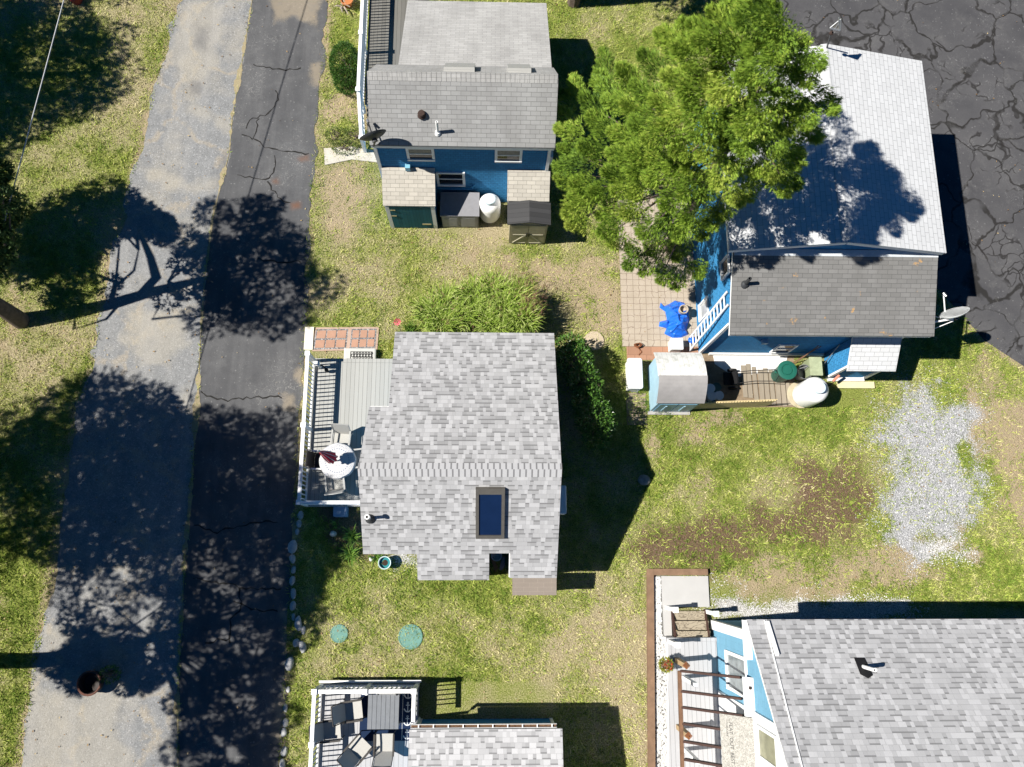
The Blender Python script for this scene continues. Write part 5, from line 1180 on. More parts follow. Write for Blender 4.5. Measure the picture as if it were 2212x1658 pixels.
for nm, (x, y), tp, lab in tools:
    s = ob(nm, (x, y, 0), lab, 'garden tool', 'garden tools leaning at the right house'); MB().tube([(x, y, .03), tp], .016).build('handle', M_BROWN if nm != 'hoe' else M_GREYM, s)
    MB().box(x-.09, x+.09, y-.02, y+.05, .0, .06).build('head', M_RUST, s)
s = ob('paint_roller', (11.75, 5.75, 0), 'red roller on a long pole lying against the entry wall', 'roller')
MB().tube([(11.45, 5.55, .05), (11.75, 5.8, .40), (11.85, 5.97, .62)], .012).build('pole', M_RUST, s); MB().cyl((11.66, 5.80, .52), (11.84, 5.98, .66), .045).build('roller_head', plain('salmon', (.50, .19, .13), .8), s)
# white buckets
bl = [(7.36, 5.48, .36, 'white lidded bucket farthest left, half under the shed eave'), (7.50, 5.56, .38, 'white lidded bucket behind the front one by the lattice'), (7.52, 5.28, .42, 'white lidded bucket nearest the lattice, front of the cluster'), (7.79, 5.32, .36, 'white lidded bucket with a printed spot, right of the front bucket'), (7.72, 5.60, .34, 'dark green bucket at the back of the white bucket cluster')]
bk0 = None
for i, (x, y, h, lab) in enumerate(bl):
    if i in (0, 4):
        s = ob('bucket', (x, y, 0), lab, 'bucket', 'buckets beside the barrel-roofed shed'); mt = M_WHITE if i == 0 else plain('dark_green_bucket', (.06, .12, .10), .5)
        MB().lathe((x, y, 0), [(.125, 0), (.15, .34)], 20).build('body', mt, s, True); MB().lathe((x, y, 0), [(.158, .33), (.16, .36), (.135, .365), (.13, .35), (.01, .352)], 20).build('lid', mt, s, True)
        if i == 0: bk0 = s
    else:
        s = copy_tree(bk0); s.location = (x, y, h-.36); s['label'] = lab
# two wheeled cart
s = ob('yard_cart', (8.2, 5.95, 0), 'black two-wheeled yard cart with long thin handle in front of the right house', 'cart')
MB().vprism([(8.02, .18), (8.30, .10), (8.46, .42), (8.40, .44), (8.28, .17), (8.04, .23)], 1, 5.72, 6.16).build('tray', M_BLACK, s)
for y in (5.62, 6.24): MB().cyl((8.34, y-.03, .16), (8.34, y+.03, .16), .16, None, 16).build('wheel', M_BLACK, s)
for y in (5.74, 6.14): MB().tube([(8.35, y, .30), (9.0, y+(.02 if y > 6 else .05), .50), (9.62, y, .74), (9.74, 5.94, .78)], .014).build('handle', M_BLACK, s)
# boards, lattice
pb = ob('boardwalk', (9.3, 5.6, 0), 'weathered grey wooden boards laid as a walkway before the right house', 'boardwalk')
M_WB = planks('weathered_board', (.31, .265, .205), 5, 'u', .9, .1, .4)
for i, (x, y0, y1) in enumerate(((8.72, 5.32, 6.45), (8.90, 5.30, 6.5), (9.10, 5.12, 6.4), (9.30, 5.1, 6.3), (9.49, 5.08, 6.35), (9.68, 5.06, 6.3), (9.87, 5.04, 5.9), (10.06, 5.02, 5.9), (10.24, 5.05, 5.85))):
    MB().add([(x, y0, .0), (x+.15, y0, .0), (x+.15-.02*(i % 3), y1, .0), (x-.02, y1, 0), (x, y0, .045), (x+.15, y0, .045), (x+.15-.02*(i % 3), y1, .045), (x-.02, y1, .045)], [(4, 5, 6, 7), (0, 1, 5, 4), (1, 2, 6, 5), (2, 3, 7, 6), (3, 0, 4, 7)]).build('board', M_WB, pb)
tag(MB().poly([(x, y, .008) for x, y in [(6.9, 4.95), (10.5, 5.0), (10.6, 6.86), (6.9, 6.86)]]).build('bare_dirt', plain('bare_dirt', (.24, .18, .12), .95, .3, 7, fine=.4)), kind='structure')
tag(MB().poly([(x, y, .014) for x, y in [(8.3, 6.15), (8.6, 6.05), (9.5, 6.2), (10.2, 6.3), (10.4, 6.86), (7.75, 6.86), (7.8, 6.5)]]).build('white_gravel', plain('white_gravel', (.72, .71, .69), .95, .1, 14, fine=.25)), kind='structure')
lf = ob('lattice_fence', (8.2, 4.95, 0), 'tan slatted lattice panel between the barrel-roofed shed and the lawn', 'fence')
M_LAT = plain('tan_lath', (.62, .50, .27), .8, .12, 6); m = MB(); L_ = 2.62; A0, A1 = Vector((6.86, 4.91, 0)), Vector((9.52, 5.02, 0))
dv = (A1-A0).normalized()
i = -1.0
while i < L_:
    a0, a1 = max(i, 0), min(i+1.0, L_)
    if a1-a0 > .04: m.beam(A0+dv*a0+Vector((0, 0, a0-i+.02)), A0+dv*a1+Vector((0, 0, a1-i+.02)), .024, .045, (0, 0, 1))
    i += .094
m.build('slats', M_LAT, lf); m = MB(); m.beam(A0+Vector((0, .03, .06)), A1+Vector((0, .03, .06)), .02, .05); m.beam(A0+Vector((0, .03, 1.01)), A1+Vector((0, .03, 1.01)), .02, .05); m.build('rail', M_LAT, lf)
# ladder against the west wall
ld = ob('ladder', (7.0, 7.1, 0), 'aluminium ladder standing against the west wall of the right house', 'ladder'); M_ALU = plain('aluminium', (.62, .63, .64), .5, .08, 10, 0)
ax0, ax1 = Vector((6.93, 6.95, 0)), Vector((7.20, 7.42, 3.7)); sd = Vector((0, .42, -.02)); 
MB().beam(ax0, ax1, .03, .075).build('stile', M_ALU, ld); MB().beam(ax0+sd, ax1+sd, .03, .075).build('stile', M_ALU, ld)
for i in range(12): c = ax0.lerp(ax1, (i+.6)/12.5); MB().cyl(c, c+sd, .026, None, 6).build('rung', M_ALU, ld)
# tarp with flower pot
tp_out = [(1428, 652), (1436, 660), (1446, 656), (1459, 648), (1478, 652), (1487, 662), (1490, 690), (1484, 712), (1488, 722), (1474, 728), (1456, 730), (1436, 720), (1441, 708), (1424, 704), (1426, 694), (1442, 690), (1438, 672), (1426, 664)]
T_ = gp(tp_out, .12); gx = np.linspace(min(p[0] for p in T_)-.02, max(p[0] for p in T_)+.02, 70); gy = np.linspace(min(p[1] for p in T_)-.02, max(p[1] for p in T_)+.02, 96)
X_, Y_ = np.meshgrid(gx, gy); sdT = poly_sd(X_.ravel(), Y_.ravel(), T_)
XR, YR = X_.ravel(), Y_.ravel()
def ridge(sx, sy, f, k): return (1-np.abs(np.sin((XR*sx+YR*sy)*f+2.6*vnoise(XR, YR, .45, k, 2))))**2.2
hz = np.clip(sdT, 0, .26)*1.25+np.clip(sdT*6, 0, 1)*(.13*ridge(.9, .5, 7.5, 92)+.10*ridge(-.5, .9, 9, 95)+.05*ridge(.2, -1, 17, 96)+.04*np.abs(vnoise(XR, YR, .14, 91, 2)-.5))+.03
inside = sdT > -.015; ids = -np.ones(len(sdT), int); ids[inside] = np.arange(inside.sum()); nxp = len(gx)
tm = MB(); tm.v = [(x, y, z) for x, y, z, k in zip(X_.ravel(), Y_.ravel(), hz, inside) if k]
for j in range(len(gy)-1):
    for i in range(nxp-1):
        q_ = [j*nxp+i, j*nxp+i+1, (j+1)*nxp+i+1, (j+1)*nxp+i]
        if all(inside[k] for k in q_): tm.f.append(tuple(int(ids[k]) for k in q_))
M_TARP = plain('blue_tarp', (.012, .13, .60), .35, .2, 5, 0, .5)
tag(tm.build('tarp', M_TARP, None, True, (6.4, 7.95, 0)), 'crumpled bright blue tarp heaped on the patio', 'tarp')
c = at(1495, 735, .2); tag(MB().rock((c.x, c.y, .15), .17, 12, .9, (1.1, 1)).build('tarp_scrap', M_TARP, None, True, (c.x, c.y, 0)), 'small blue tarp scrap at the foot of the ladder', 'tarp')
c = at(1474, 672, .42); s = ob('flower_pot', (c.x, c.y, .40), 'tan flower pot standing on the blue tarp', 'pot')
MB().lathe((c.x, c.y, .36), [(.13, 0), (.155, .24), (.16, .27), (.13, .27), (.12, .08), (.02, .08)], 20).build('pot', plain('tan_clay', (.42, .36, .29), .8, .1, 6), s, True)
s = ob('rope_pile', tuple(at(1378, 752)), 'rust brown coil of rope heaped on the patio edge', 'rope'); c = at(1377, 748); m = MB(); rr = random.Random(6)
pts = [(c.x+.16*math.cos(i*.9)*rr.uniform(.3, 1), c.y+.10*math.sin(i*.9)*rr.uniform(.3, 1), .05+.003*i) for i in range(46)]+[tuple(at(1383+3*math.sin(i), 757+i*2.2, .05)) for i in range(6)]
m.tube(pts, .016, 5).build('coil', plain('rust_rope', (.20, .075, .035), .9, .3, 20), s)
# overhead cable
c1_, c2_ = at(150, -45, 5.75), at(-14, 570, 5.2)
s = ob('overhead_cable', tuple(c1_), 'thin overhead wire crossing the lawn at the upper left', 'cable')
a_, b_ = c1_+(c1_-c2_)*1.6, c2_+(c2_-c1_)*.9
MB().tube([tuple(a_.lerp(b_, i/40)+Vector((0, 0, .012*(abs(i-20)/20)**2*20*.4))) for i in range(41)], .018, 6).build('wire', plain('pale_wire', (.42, .43, .44), .5), s)
# dock iron by the timber, pot plant stake
for x, y, lab in ((1400, 1425, 'upper twisted dark iron hook by the timber border'), (1400, 1440, 'lower twisted dark iron hook by the timber border')):
    c = at(x+16, y, .16); s = ob('iron_hook', tuple(c), lab, 'hook', 'iron hooks on the timber border'); m = MB(); m.tube([(c.x-.06, c.y+.05, .17), (c.x+.02, c.y+.08, .24), (c.x+.06, c.y-.02, .2), (c.x-.03, c.y-.04, .19), (c.x+.09, c.y-.08, .18)], .008, 5); m.build('hook', M_BLACK, s)
# ================================================================ VEGETATION
rng = np.random.default_rng(21)
COT = 1/math.tan(SUN_EL); SD = np.array([math.cos(SUN_AZ), math.sin(SUN_AZ)])
def leaf_mat(name, stops, rough=.6, trans=.25, spec=.3):
    t = NT(name); tc = t.attr('tint'); col = t.ramp(tc, stops)
    t.done(col, rough, 0, spec)
    tr = t.n('BsdfTranslucent'); t.put(tr.inputs[0], col)
    mx = t.n('MixShader'); mx.inputs[0].default_value = trans
    t.t.links.new(t.b.outputs[0], mx.inputs[1]); t.t.links.new(tr.outputs[0], mx.inputs[2])
    t.t.links.new(mx.outputs[0], t.t.nodes['Material Output'].inputs[0])
    return t.m
def unit(v): return v/np.maximum(np.linalg.norm(v, axis=1, keepdims=True), 1e-9)
def fronds(base, d, ln, wd, barbs=2, bl=.55, roll=None):
    """feathery sprays: a central blade and side barbs, all thin triangles"""
    n = len(base); r = unit(np.cross(d, rng.normal(size=(n, 3)))) if roll is None else roll
    out = []
    out.append(np.stack([base-r*wd[:, None]/2, base+r*wd[:, None]/2, base+d*ln[:, None]], 1))
    for k in range(barbs):
        f = (k+.6)/(barbs+.6)
        for sgn in (-1, 1):
            b = base+d*(ln*f*.8)[:, None]; dd = unit(d*.75+r*sgn*.7+rng.normal(size=(n, 3))*.12)
            w = wd[:, None]*.45
            out.append(np.stack([b-d*w, b+d*w, b+dd*(ln*bl*(1-.45*f))[:, None]], 1))
    return np.concatenate(out), len(out)
def ball(n, surf=.6):
    v = unit(rng.normal(size=(n, 3))); r = rng.random(n)**(1/3.)*(1-surf)+surf*rng.uniform(.82, 1, n)
    return v*r[:, None], v
def leaves2(base, d, ln, wd):
    """two-triangle pointed leaves, slightly folded"""
    n = len(base); r = unit(np.cross(d, rng.normal(size=(n, 3)))); up = np.cross(r, d)
    m = base+d*(ln*.45)[:, None]; tip = base+d*ln[:, None]-up*(ln*.12)[:, None]
    a = np.stack([base, m+r*wd[:, None]/2+up*(wd*.2)[:, None], tip], 1); b = np.stack([base, tip, m-r*wd[:, None]/2+up*(wd*.2)[:, None]], 1)
    return np.concatenate([a, b]), 2
M_BARK = plain('bark', (.15, .115, .09), .95, .3, 7, fine=.4, bump=.4)
M_BARKG = plain('grey_bark', (.26, .23, .20), .95, .3, 7, fine=.4, bump=.4)
def in_poly_px(px, poly): return poly_sd(px[:, 0], px[:, 1], poly) > 0
# ---------------------------------------------------------------- big cedar
CED = [(1189, 265), (1200, 215), (1212, 160), (1222, 190), (1232, 150), (1252, 142), (1262, 180), (1296, 140), (1300, 92), (1320, 110), (1345, 98), (1360, 128), (1388, 92), (1412, 110), (1415, 52), (1445, 60), (1452, 30), (1480, 48), (1516, 34), (1520, 4), (1545, 20), (1560, -40), (1670, -40), (1665, 20), (1640, 40), (1690, 62), (1688, 84), (1700, 110), (1752, 84), (1722, 118), (1784, 130), (1768, 165), (1742, 170), (1760, 190), (1808, 205), (1812, 250), (1770, 258), (1745, 285), (1796, 312), (1740, 330), (1728, 350), (1738, 392), (1722, 425), (1690, 428), (1665, 420), (1640, 425), (1610, 450), (1572, 460), (1540, 500), (1520, 500), (1512, 540), (1530, 585), (1500, 620), (1512, 640), (1480, 652), (1440, 625), (1400, 600), (1340, 584), (1362, 550), (1330, 545), (1295, 530), (1300, 515), (1262, 505), (1210, 488), (1214, 472), (1240, 455), (1222, 440), (1236, 400), (1200, 392), (1192, 340), (1205, 310)]
def cedar():
    base = Vector((6.45, 10.75, 0))
    tr = thing('cedar_tree', base, 'big bright green cedar overhanging the white roof and the blue houses', 'tree')
    P = np.array(CED); lo, hi = P.min(0), P.max(0); tips = []
    for (ax_, ay_), (bx_, by_) in zip(CED, CED[1:]+CED[:1]):
        L_e = math.hypot(bx_-ax_, by_-ay_)
        for k in range(max(1, int(L_e/26))):
            f = (k+rng.uniform(.2, .8))/max(1, int(L_e/26)); q = np.array([ax_+(bx_-ax_)*f, ay_+(by_-ay_)*f]); c_ = np.array([1490, 290.]); q = q+(c_-q)/np.linalg.norm(c_-q)*rng.uniform(2, 12)
            if poly_sd(np.array([q[0]]), np.array([q[1]]), CED)[0] > 2 and all((q[0]-w[0])**2+(q[1]-w[1])**2 > 15**2 for w in tips): tips.append((q[0], q[1], 8.))
    RH = np.array([0, 2, 4, 6, 8, 10, 12, 13]); RR = np.array([2.4, 3.6, 4.7, 4.5, 3.7, 2.6, 1.3, .4])
    for gap, inset, tries in ((40, 20, 4500), (39, 60, 5000)):
        for _ in range(tries):
            q = rng.uniform(lo, hi, 2)
            d = poly_sd(np.array([q[0]]), np.array([q[1]]), CED)[0]
            if d < inset or (inset < 20 and d > 70): continue
            if all((q[0]-w[0])**2+(q[1]-w[1])**2 > gap*gap for w in tips): tips.append((q[0], q[1], d))
    under = [(x, y, -d) for x, y, d in tips if d > 26]
    axis = np.array([6.4, 10.9]); T = []; tint = []; cs = []
    for x, y, d in tips+under:
        e_, n_ = sstep(np.array(x), 1250, 1760), sstep(np.array(y), 120, 560)
        he = (3.6*(1-e_)+6.6*e_)*(1-n_)+(3.2*(1-e_)+6.2*e_)*n_
        if y > 500: he = 2.6+.004*max(0, x-1400)
        if x < 1260: he = max(he, 4.4 if y < 330 else 3.0)
        h = he
        for hh in np.arange(12.6, 1.5, -.2):
            w_ = at(x, y, hh)
            if math.hypot(w_.x-6.45, w_.y-10.9) < np.interp(hh, RH, RR): h = hh; break
        h = min(h, 3.6) if y > 545 else min(h, 12.6-(y-200)*.018) if y > 200 else h
        if d < 0: h -= rng.uniform(.9, 2.0)
        if at(x, y, h).x > 6.9 and at(x, y, h).y > 8.5: h = max(h, 6.3)
        h += rng.normal(0, .62)
        tip = np.array(at(x, y, max(1.2, h))); cs.append(tip)
        o = np.r_[tip[:2]-axis, 0.0]; L = np.linalg.norm(o); o = o/max(L, .3)*min(1, L/1.2)+np.array([0, 0, .32+.5*max(0, 1-L/2.0)])
        o += rng.normal(0, .16, 3); o /= np.linalg.norm(o)
        side = np.cross(o, [0, 0, 1.0]); side /= np.linalg.norm(side); upv = np.cross(side, o)
        n = 640 if d > 0 else 300; ln_ = rng.uniform(.75, 1.1)
        f = rng.random(n)**.75; wd_ = (.05+.42*np.clip(1-f, 0, 1)**.6*np.clip(4*f+.3, 0, 1))*rng.uniform(.85, 1.25)*(.7+.5*np.abs(np.sin(f*9+rng.uniform(0, 6))))
        a = rng.uniform(0, 2*np.pi, n); rr_ = np.sqrt(rng.random(n))
        lat = np.cos(a)*rr_*wd_; ver = np.sin(a)*rr_*wd_*.55-(1-f)*.05
        b = tip-o*(ln_*(1-f))[:, None]+side*lat[:, None]+upv*ver[:, None]
        dd = unit(o*1.0+side*(lat/wd_*.8)[:, None]+upv*(ver/wd_*.5+.15)[:, None]+rng.normal(size=(n, 3))*.22)
        tri, k = fronds(b, dd, rng.uniform(.07, .17, n), rng.uniform(.016, .028, n), 2, .6)
        T.append(tri); tint.append(np.tile(np.clip(rng.normal(.52+.18*(f-.5), .15, n)+rng.normal(0, .13), 0, 1), k))
    cs = np.array(cs); T = np.concatenate(T); tint = np.concatenate(tint)
    low = (T[:, :, 2].min(1) < 5.0) & (T[:, :, 0].mean(1) > 7.0) & (T[:, :, 1].mean(1) > 8.6); T, tint = T[~low], tint[~low]
    mt = leaf_mat('cedar_leaf', [(0, (.055, .115, .016)), (.4, (.17, .28, .03)), (.7, (.27, .39, .045)), (1, (.43, .50, .09))], .65, .15)
    tris('crown', T, mt, tr, {'tint': tint})
    m = MB(); top = Vector((6.4, 10.95, 9.5))
    m.tube([base, (6.4, 10.8, 2.0), (6.45, 10.85, 4.5), (6.4, 10.9, 7.0), top], [.26, .21, .17, .12, .04], 10)
    rr = random.Random(4)
    for i in range(60):
        j = rr.randrange(len(cs)); e = Vector(cs[j])*.86+base.lerp(top, .6)*.14-Vector((0, 0, .35)); z = max(.8, min(9, e.z-rr.uniform(.8, 2.0))); f = z/9.5
        s0 = base.lerp(top, f); mid = s0.lerp(e, .5)+Vector((rr.uniform(-.2, .2), rr.uniform(-.2, .2), rr.uniform(-.1, .3)))
        m.tube([s0, mid, e], [.055, .035, .012], 6)
    for q in ((6.75, 10.3, .7), (6.0, 10.2, 1.2), (6.2, 9.6, 1.9), (5.6, 9.6, 1.6), (5.9, 9.2, 2.3), (5.2, 9.9, 2.0)): m.tube([(6.4, 10.85, .5), ((6.4+q[0])/2, (10.85+q[1])/2, q[2]*.6+.3), q], [.06, .035, .012], 6)
    m.build('trunk', M_BARK, tr, True)
cedar()
# ---------------------------------------------------------------- pines beyond the left edge, whose shadows cross the lane
def shp(px, py, h):
    g = at(px, py, 0); return np.array([g.x-h*COT*SD[0], g.y-h*COT*SD[1], h])
def poly_pts(poly, n):
    P = np.array(poly); lo, hi = P.min(0), P.max(0); out = np.zeros((0, 2))
    while len(out) < n:
        q = rng.uniform(lo, hi, (n*3, 2)); out = np.r_[out, q[in_poly_px(q, poly)]]
    return out[:n]
M_PINE = leaf_mat('pine_needle', [(0, (.018, .045, .012)), (.5, (.05, .10, .022)), (1, (.11, .17, .04))], .7, .12)
def pine_tris(cs, rs, per=130):
    T = []; tt = []
    for c, r in zip(cs, rs):
        p, v = ball(per, .5); b = c+p*np.array([r, r, r*.7])
        d = unit(v+rng.normal(size=(per, 3))*.5+np.array([0, 0, .25]))
        tri, k = fronds(b, d, rng.uniform(.12, .22, per), rng.uniform(.05, .085, per), 1, .8)
        T.append(tri); tt.append(np.tile(np.clip(rng.normal(.5, .2, per), 0, 1), k))
    return np.concatenate(T), np.concatenate(tt)
def pine(base, label, blobs, trunk, limbs, direct=()):
    tr = thing('pine_tree', base, label, 'tree', 'pines along the left edge')
    cs = []; rs = []
    for poly, n, h0, h1, r0, r1 in blobs:
        for px, py in poly_pts(poly, n):
            for _ in range(6):
                h = rng.uniform(h0, h1); c = shp(px, py, h); q = proj_np(c[None])[0]
                if q[0] < -52 or q[1] < -60 or q[1] > 1720: break
            else: continue
            cs.append(c); rs.append(rng.uniform(r0, r1))
    for poly, n, h0, h1, r0, r1 in direct:
        for px, py in poly_pts(poly, n): cs.append(np.array(at(px, py, rng.uniform(h0, h1)))); rs.append(rng.uniform(r0, r1))
    T, tt = pine_tris(cs, rs)
    tris('crown', T, M_PINE, tr, {'tint': tt})
    m = MB(); m.tube(*trunk, 10)
    for pts, rad in limbs: m.tube([tuple(p) for p in pts], rad, 7)
    rr = random.Random(11)
    tp = [Vector(p) for p in trunk[0]]
    for i in range(min(60, len(cs))):
        e = Vector(cs[rr.randrange(len(cs))]); s0 = min((Vector(p) for p, _ in [(q, 0) for q in tp]+[(p, 0) for pts, _ in limbs for p in pts]), key=lambda p: (p-e).length+max(0, p.z-e.z)*2)
        m.tube([s0, s0.lerp(e, .55)+Vector((rr.uniform(-.25, .25), rr.uniform(-.25, .25), rr.uniform(-.1, .4))), e], [.045, .03, .01], 5)
    m.build('trunk', M_BARK, tr, True)
C1P = [(86, 449), (112, 441), (170, 429), (210, 403), (236, 403), (264, 425), (300, 423), (304, 440), (300, 457), (348, 463), (370, 483), (372, 517), (340, 513), (300, 489), (250, 509), (225, 540), (200, 560), (120, 590), (30, 599), (4, 589), (18, 525), (60, 489)]
C2P = [(395, 480), (420, 455), (470, 430), (480, 455), (540, 445), (600, 440), (650, 455), (665, 490), (690, 520), (730, 560), (725, 640), (690, 640), (650, 690), (610, 722), (560, 705), (500, 700), (440, 708), (400, 690), (412, 640), (440, 600), (430, 540), (400, 520)]
b0 = at(46, 694, 0)
pine(b0, 'leaning pine whose trunk enters at the left edge, shadow across the lane', [(C1P, 84, 4.0, 6.2, .3, .55), (C2P, 64, 8.2, 10.5, .38, .66), ([(60, 590), (240, 560), (240, 640), (80, 660)], 14, 3, 5, .3, .45), ([(262, 428), (345, 462), (372, 500), (366, 520), (335, 512), (300, 490), (262, 475)], 20, 5.5, 6.4, .24, .4), ([(20, 520), (120, 450), (240, 430), (230, 520), (100, 590), (10, 595)], 40, 4, 6, .3, .5)],
     ([tuple(b0), tuple(shp(150, 678, 1.9)), tuple(shp(250, 655, 3.7)), tuple(shp(340, 628, 5.6)), tuple(shp(430, 606, 7.3)), tuple(shp(560, 575, 9.0))], [.30, .24, .20, .17, .13, .05]),
     [([shp(300, 640, 4.7), shp(338, 600, 5.4), shp(325, 555, 5.7), shp(305, 510, 5.9), shp(265, 470, 6.1)], [.14, .15, .11, .08, .03]), ([shp(240, 655, 3.6), shp(250, 610, 4.2), shp(200, 590, 4.5), shp(150, 560, 4.9)], [.09, .07, .05, .02]),
      ([shp(250, 620, 4.1), shp(290, 585, 4.8), shp(300, 540, 5.2)], [.06, .04, .02]), ([shp(260, 655, 3.9), shp(230, 690, 4.0), shp(160, 712, 4.2)], [.06, .04, .015]), ([shp(340, 628, 5.6), shp(345, 660, 6.0), shp(330, 690, 6.4)], [.05, .03, .01]),
      ([at(-20, 520, 4.2), at(12, 545, 4.4), at(38, 555, 4.5)], [.05, .025, .008])],
     [([(-40, 368), (15, 372), (42, 395), (40, 425), (52, 432), (30, 465), (18, 500), (6, 560), (-40, 590)], 34, 4.2, 6.0, .28, .5)])
S1T = [(-40, 912), (40, 895), (120, 880), (150, 850), (155, 825), (190, 838), (235, 832), (290, 845), (300, 830), (350, 865), (385, 880), (400, 912), (440, 915), (470, 905), (540, 932), (575, 900), (600, 912), (640, 890), (640, 1080), (700, 1110), (745, 1160), (690, 1230), (630, 1230), (380, 1215), (200, 1230), (80, 1180), (-40, 1240)]
S1M = [(60, 1190), (200, 1230), (400, 1215), (640, 1230), (690, 1300), (660, 1400), (620, 1440), (520, 1480), (380, 1500), (250, 1450), (180, 1380), (90, 1300)]
S1B = [(260, 1450), (400, 1480), (620, 1450), (640, 1658), (620, 1720), (380, 1720), (360, 1560), (280, 1530)]
b1 = at(-190, 1010, 0)
pine(b1, 'big pine standing outside the left edge, shading the lower lane and road', [(S1T, 270, 6.0, 11.5, .5, .85), ([(-30, 940), (300, 900), (640, 940), (640, 1180), (300, 1200), (-30, 1180)], 120, 6, 11, .45, .7), ([(640, 985), (690, 1050), (778, 1040), (778, 1110), (755, 1165), (700, 1240), (690, 1290), (640, 1300)], 46, 9, 11.5, .42, .66)],
     ([tuple(b1), (b1.x+.2, b1.y, 4.0), (b1.x-.1, b1.y+.3, 8.0), (b1.x, b1.y+.2, 11.5)], [.34, .27, .18, .06]), [])
b2 = at(-160, 1425, 0)
pine(b2, 'looser pine outside the lower left edge, throwing dappled shade on the road', [(S1M, 76, 6.5, 11, .32, .58), (S1B, 34, 7, 10.5, .28, .46), ([(405, 1260), (600, 1290), (610, 1640), (400, 1640)], 42, 7.5, 11, .36, .6), ([(110, 1290), (215, 1400), (240, 1440), (120, 1400)], 10, 4.5, 7, .22, .4), ([(100, 1385), (300, 1400), (330, 1475), (260, 1490), (130, 1470)], 34, 5.5, 9, .28, .45)],
     ([tuple(b2), tuple(shp(60, 1428, 2.4)), tuple(shp(190, 1418, 4.4)), tuple(shp(330, 1380, 7.4)), tuple(shp(480, 1350, 9.8))], [.30, .24, .20, .13, .05]), [])
b3 = at(-250, 180, 0)
pine(b3, 'pine outside the upper left corner, shading the lawn', [([(-40, -20), (255, -20), (245, 30), (250, 60), (285, 90), (255, 130), (270, 150), (240, 200), (180, 245), (120, 275), (60, 315), (-40, 380)], 150, 5.5, 9.5, .45, .8)],
     ([tuple(b3), (b3.x, b3.y, 4), (b3.x+.3, b3.y, 9.0)], [.3, .22, .06]), [])
b4 = at(1300, -170, 0)
def off_tree():
    tr = thing('cedar_tree', b4, 'darker cedar beyond the top edge, its shadow touching the big cedar', 'tree')
    cs = []
    for px, py in poly_pts([(1400, -60), (1650, -60), (1640, 20), (1600, 45), (1540, 62), (1490, 50), (1440, 26)], 50): cs.append(shp(px, py, rng.uniform(5.2, 8)))
    T, tt = pine_tris(cs, rng.uniform(.4, .7, len(cs))); tris('crown', T, M_PINE, tr, {'tint': tt})
    c = np.mean(cs, 0); MB().tube([(c[0], c[1], 0), (c[0], c[1], 3), (c[0], c[1], 7)], [.25, .2, .05], 8).build('trunk', M_BARK, tr, True)
off_tree()
# ---------------------------------------------------------------- shrubs
def shrub(name, label, cs, rads, n, ln, wd, mat, base, surf=.75, up=.35, cat='shrub', stems=True, group=None):
    s = thing(name, base, label, cat, group); T = []; tt = []
    for c, r, k in zip(cs, rads, n):
        p, v = ball(k, surf); b = np.array(c)+p*np.array(r); b = b[b[:, 2] > .03]; v = v[:len(b)]
        p2 = (b-np.array(c))/np.array(r); d = unit(unit(p2)*.8+rng.normal(size=b.shape)*.45+np.array([0, 0, up]))
        tri, q = leaves2(b, d, rng.uniform(*ln, len(b)), rng.uniform(*wd, len(b))); T.append(tri); tt.append(np.tile(np.clip(rng.normal(.5, .2, len(b)), 0, 1), q))
    tris('foliage', np.concatenate(T), mat, s, {'tint': np.concatenate(tt)})
    if stems:
        m = MB(); rr = random.Random(len(label))
        for c, r in zip(cs, rads):
            for i in range(7): m.tube([(c[0]+rr.uniform(-.1, .1), c[1]+rr.uniform(-.1, .1), 0), (c[0]+r[0]*rr.uniform(-.4, .4), c[1]+r[1]*rr.uniform(-.4, .4), c[2]*.8), (c[0]+r[0]*rr.uniform(-.8, .8), c[1]+r[1]*rr.uniform(-.8, .8), c[2]+r[2]*.4)], [.025, .016, .006], 5)
        m.build('stem', M_BARK, s)
    return s
M_HEDGE = leaf_mat('hedge_leaf', [(0, (.02, .06, .012)), (.5, (.055, .135, .02)), (1, (.13, .24, .04))], .5, .2)
shrub('clipped_shrub', 'clipped rounded green shrub beside the deck of the upper cottage', [(-5.35, 17.55, .55), (-5.3, 16.95, .45)], [(.55, .85, .62), (.45, .5, .5)], [5200, 1700], (.05, .085), (.025, .04), M_HEDGE, (-5.35, 17.3, 0), .88)
M_LAUR = leaf_mat('laurel_leaf', [(0, (.025, .07, .016)), (.5, (.075, .18, .03)), (1, (.16, .28, .05))], .26, .12, .6)
shrub('laurel_bush', 'glossy laurel bush at the shaded right wall of the middle cottage, upper one', [(2.85, 6.35, .9), (3.1, 5.75, .9), (2.7, 6.9, .8), (3.45, 5.5, 1.1)], [(.6, .65, .95), (.5, .55, .9), (.5, .35, .7), (.25, .2, .7)], [1500, 1000, 500, 150], (.10, .16), (.035, .055), M_LAUR, (2.9, 6.2, 0))
shrub('laurel_bush', 'glossy laurel bush at the shaded right wall of the middle cottage, lower one', [(3.2, 5.0, 1.0), (3.42, 4.4, 1.1), (3.5, 3.85, 1.0), (3.85, 4.2, 1.2)], [(.5, .5, .95), (.6, .65, 1.05), (.45, .45, .9), (.25, .2, .6)], [900, 1600, 800, 120], (.10, .16), (.035, .055), M_LAUR, (3.2, 4.4, 0))
M_YEL = leaf_mat('gold_leaf', [(0, (.12, .15, .02)), (.5, (.33, .36, .05)), (1, (.55, .52, .14))], .5, .25)
shrub('golden_shrub', 'small golden leaved shrub between the red pavers and middle cottage', [(-3.1, 6.95, .3)], [(.30, .33, .3)], [520], (.05, .09), (.03, .045), M_YEL, (-3.1, 6.95, 0))
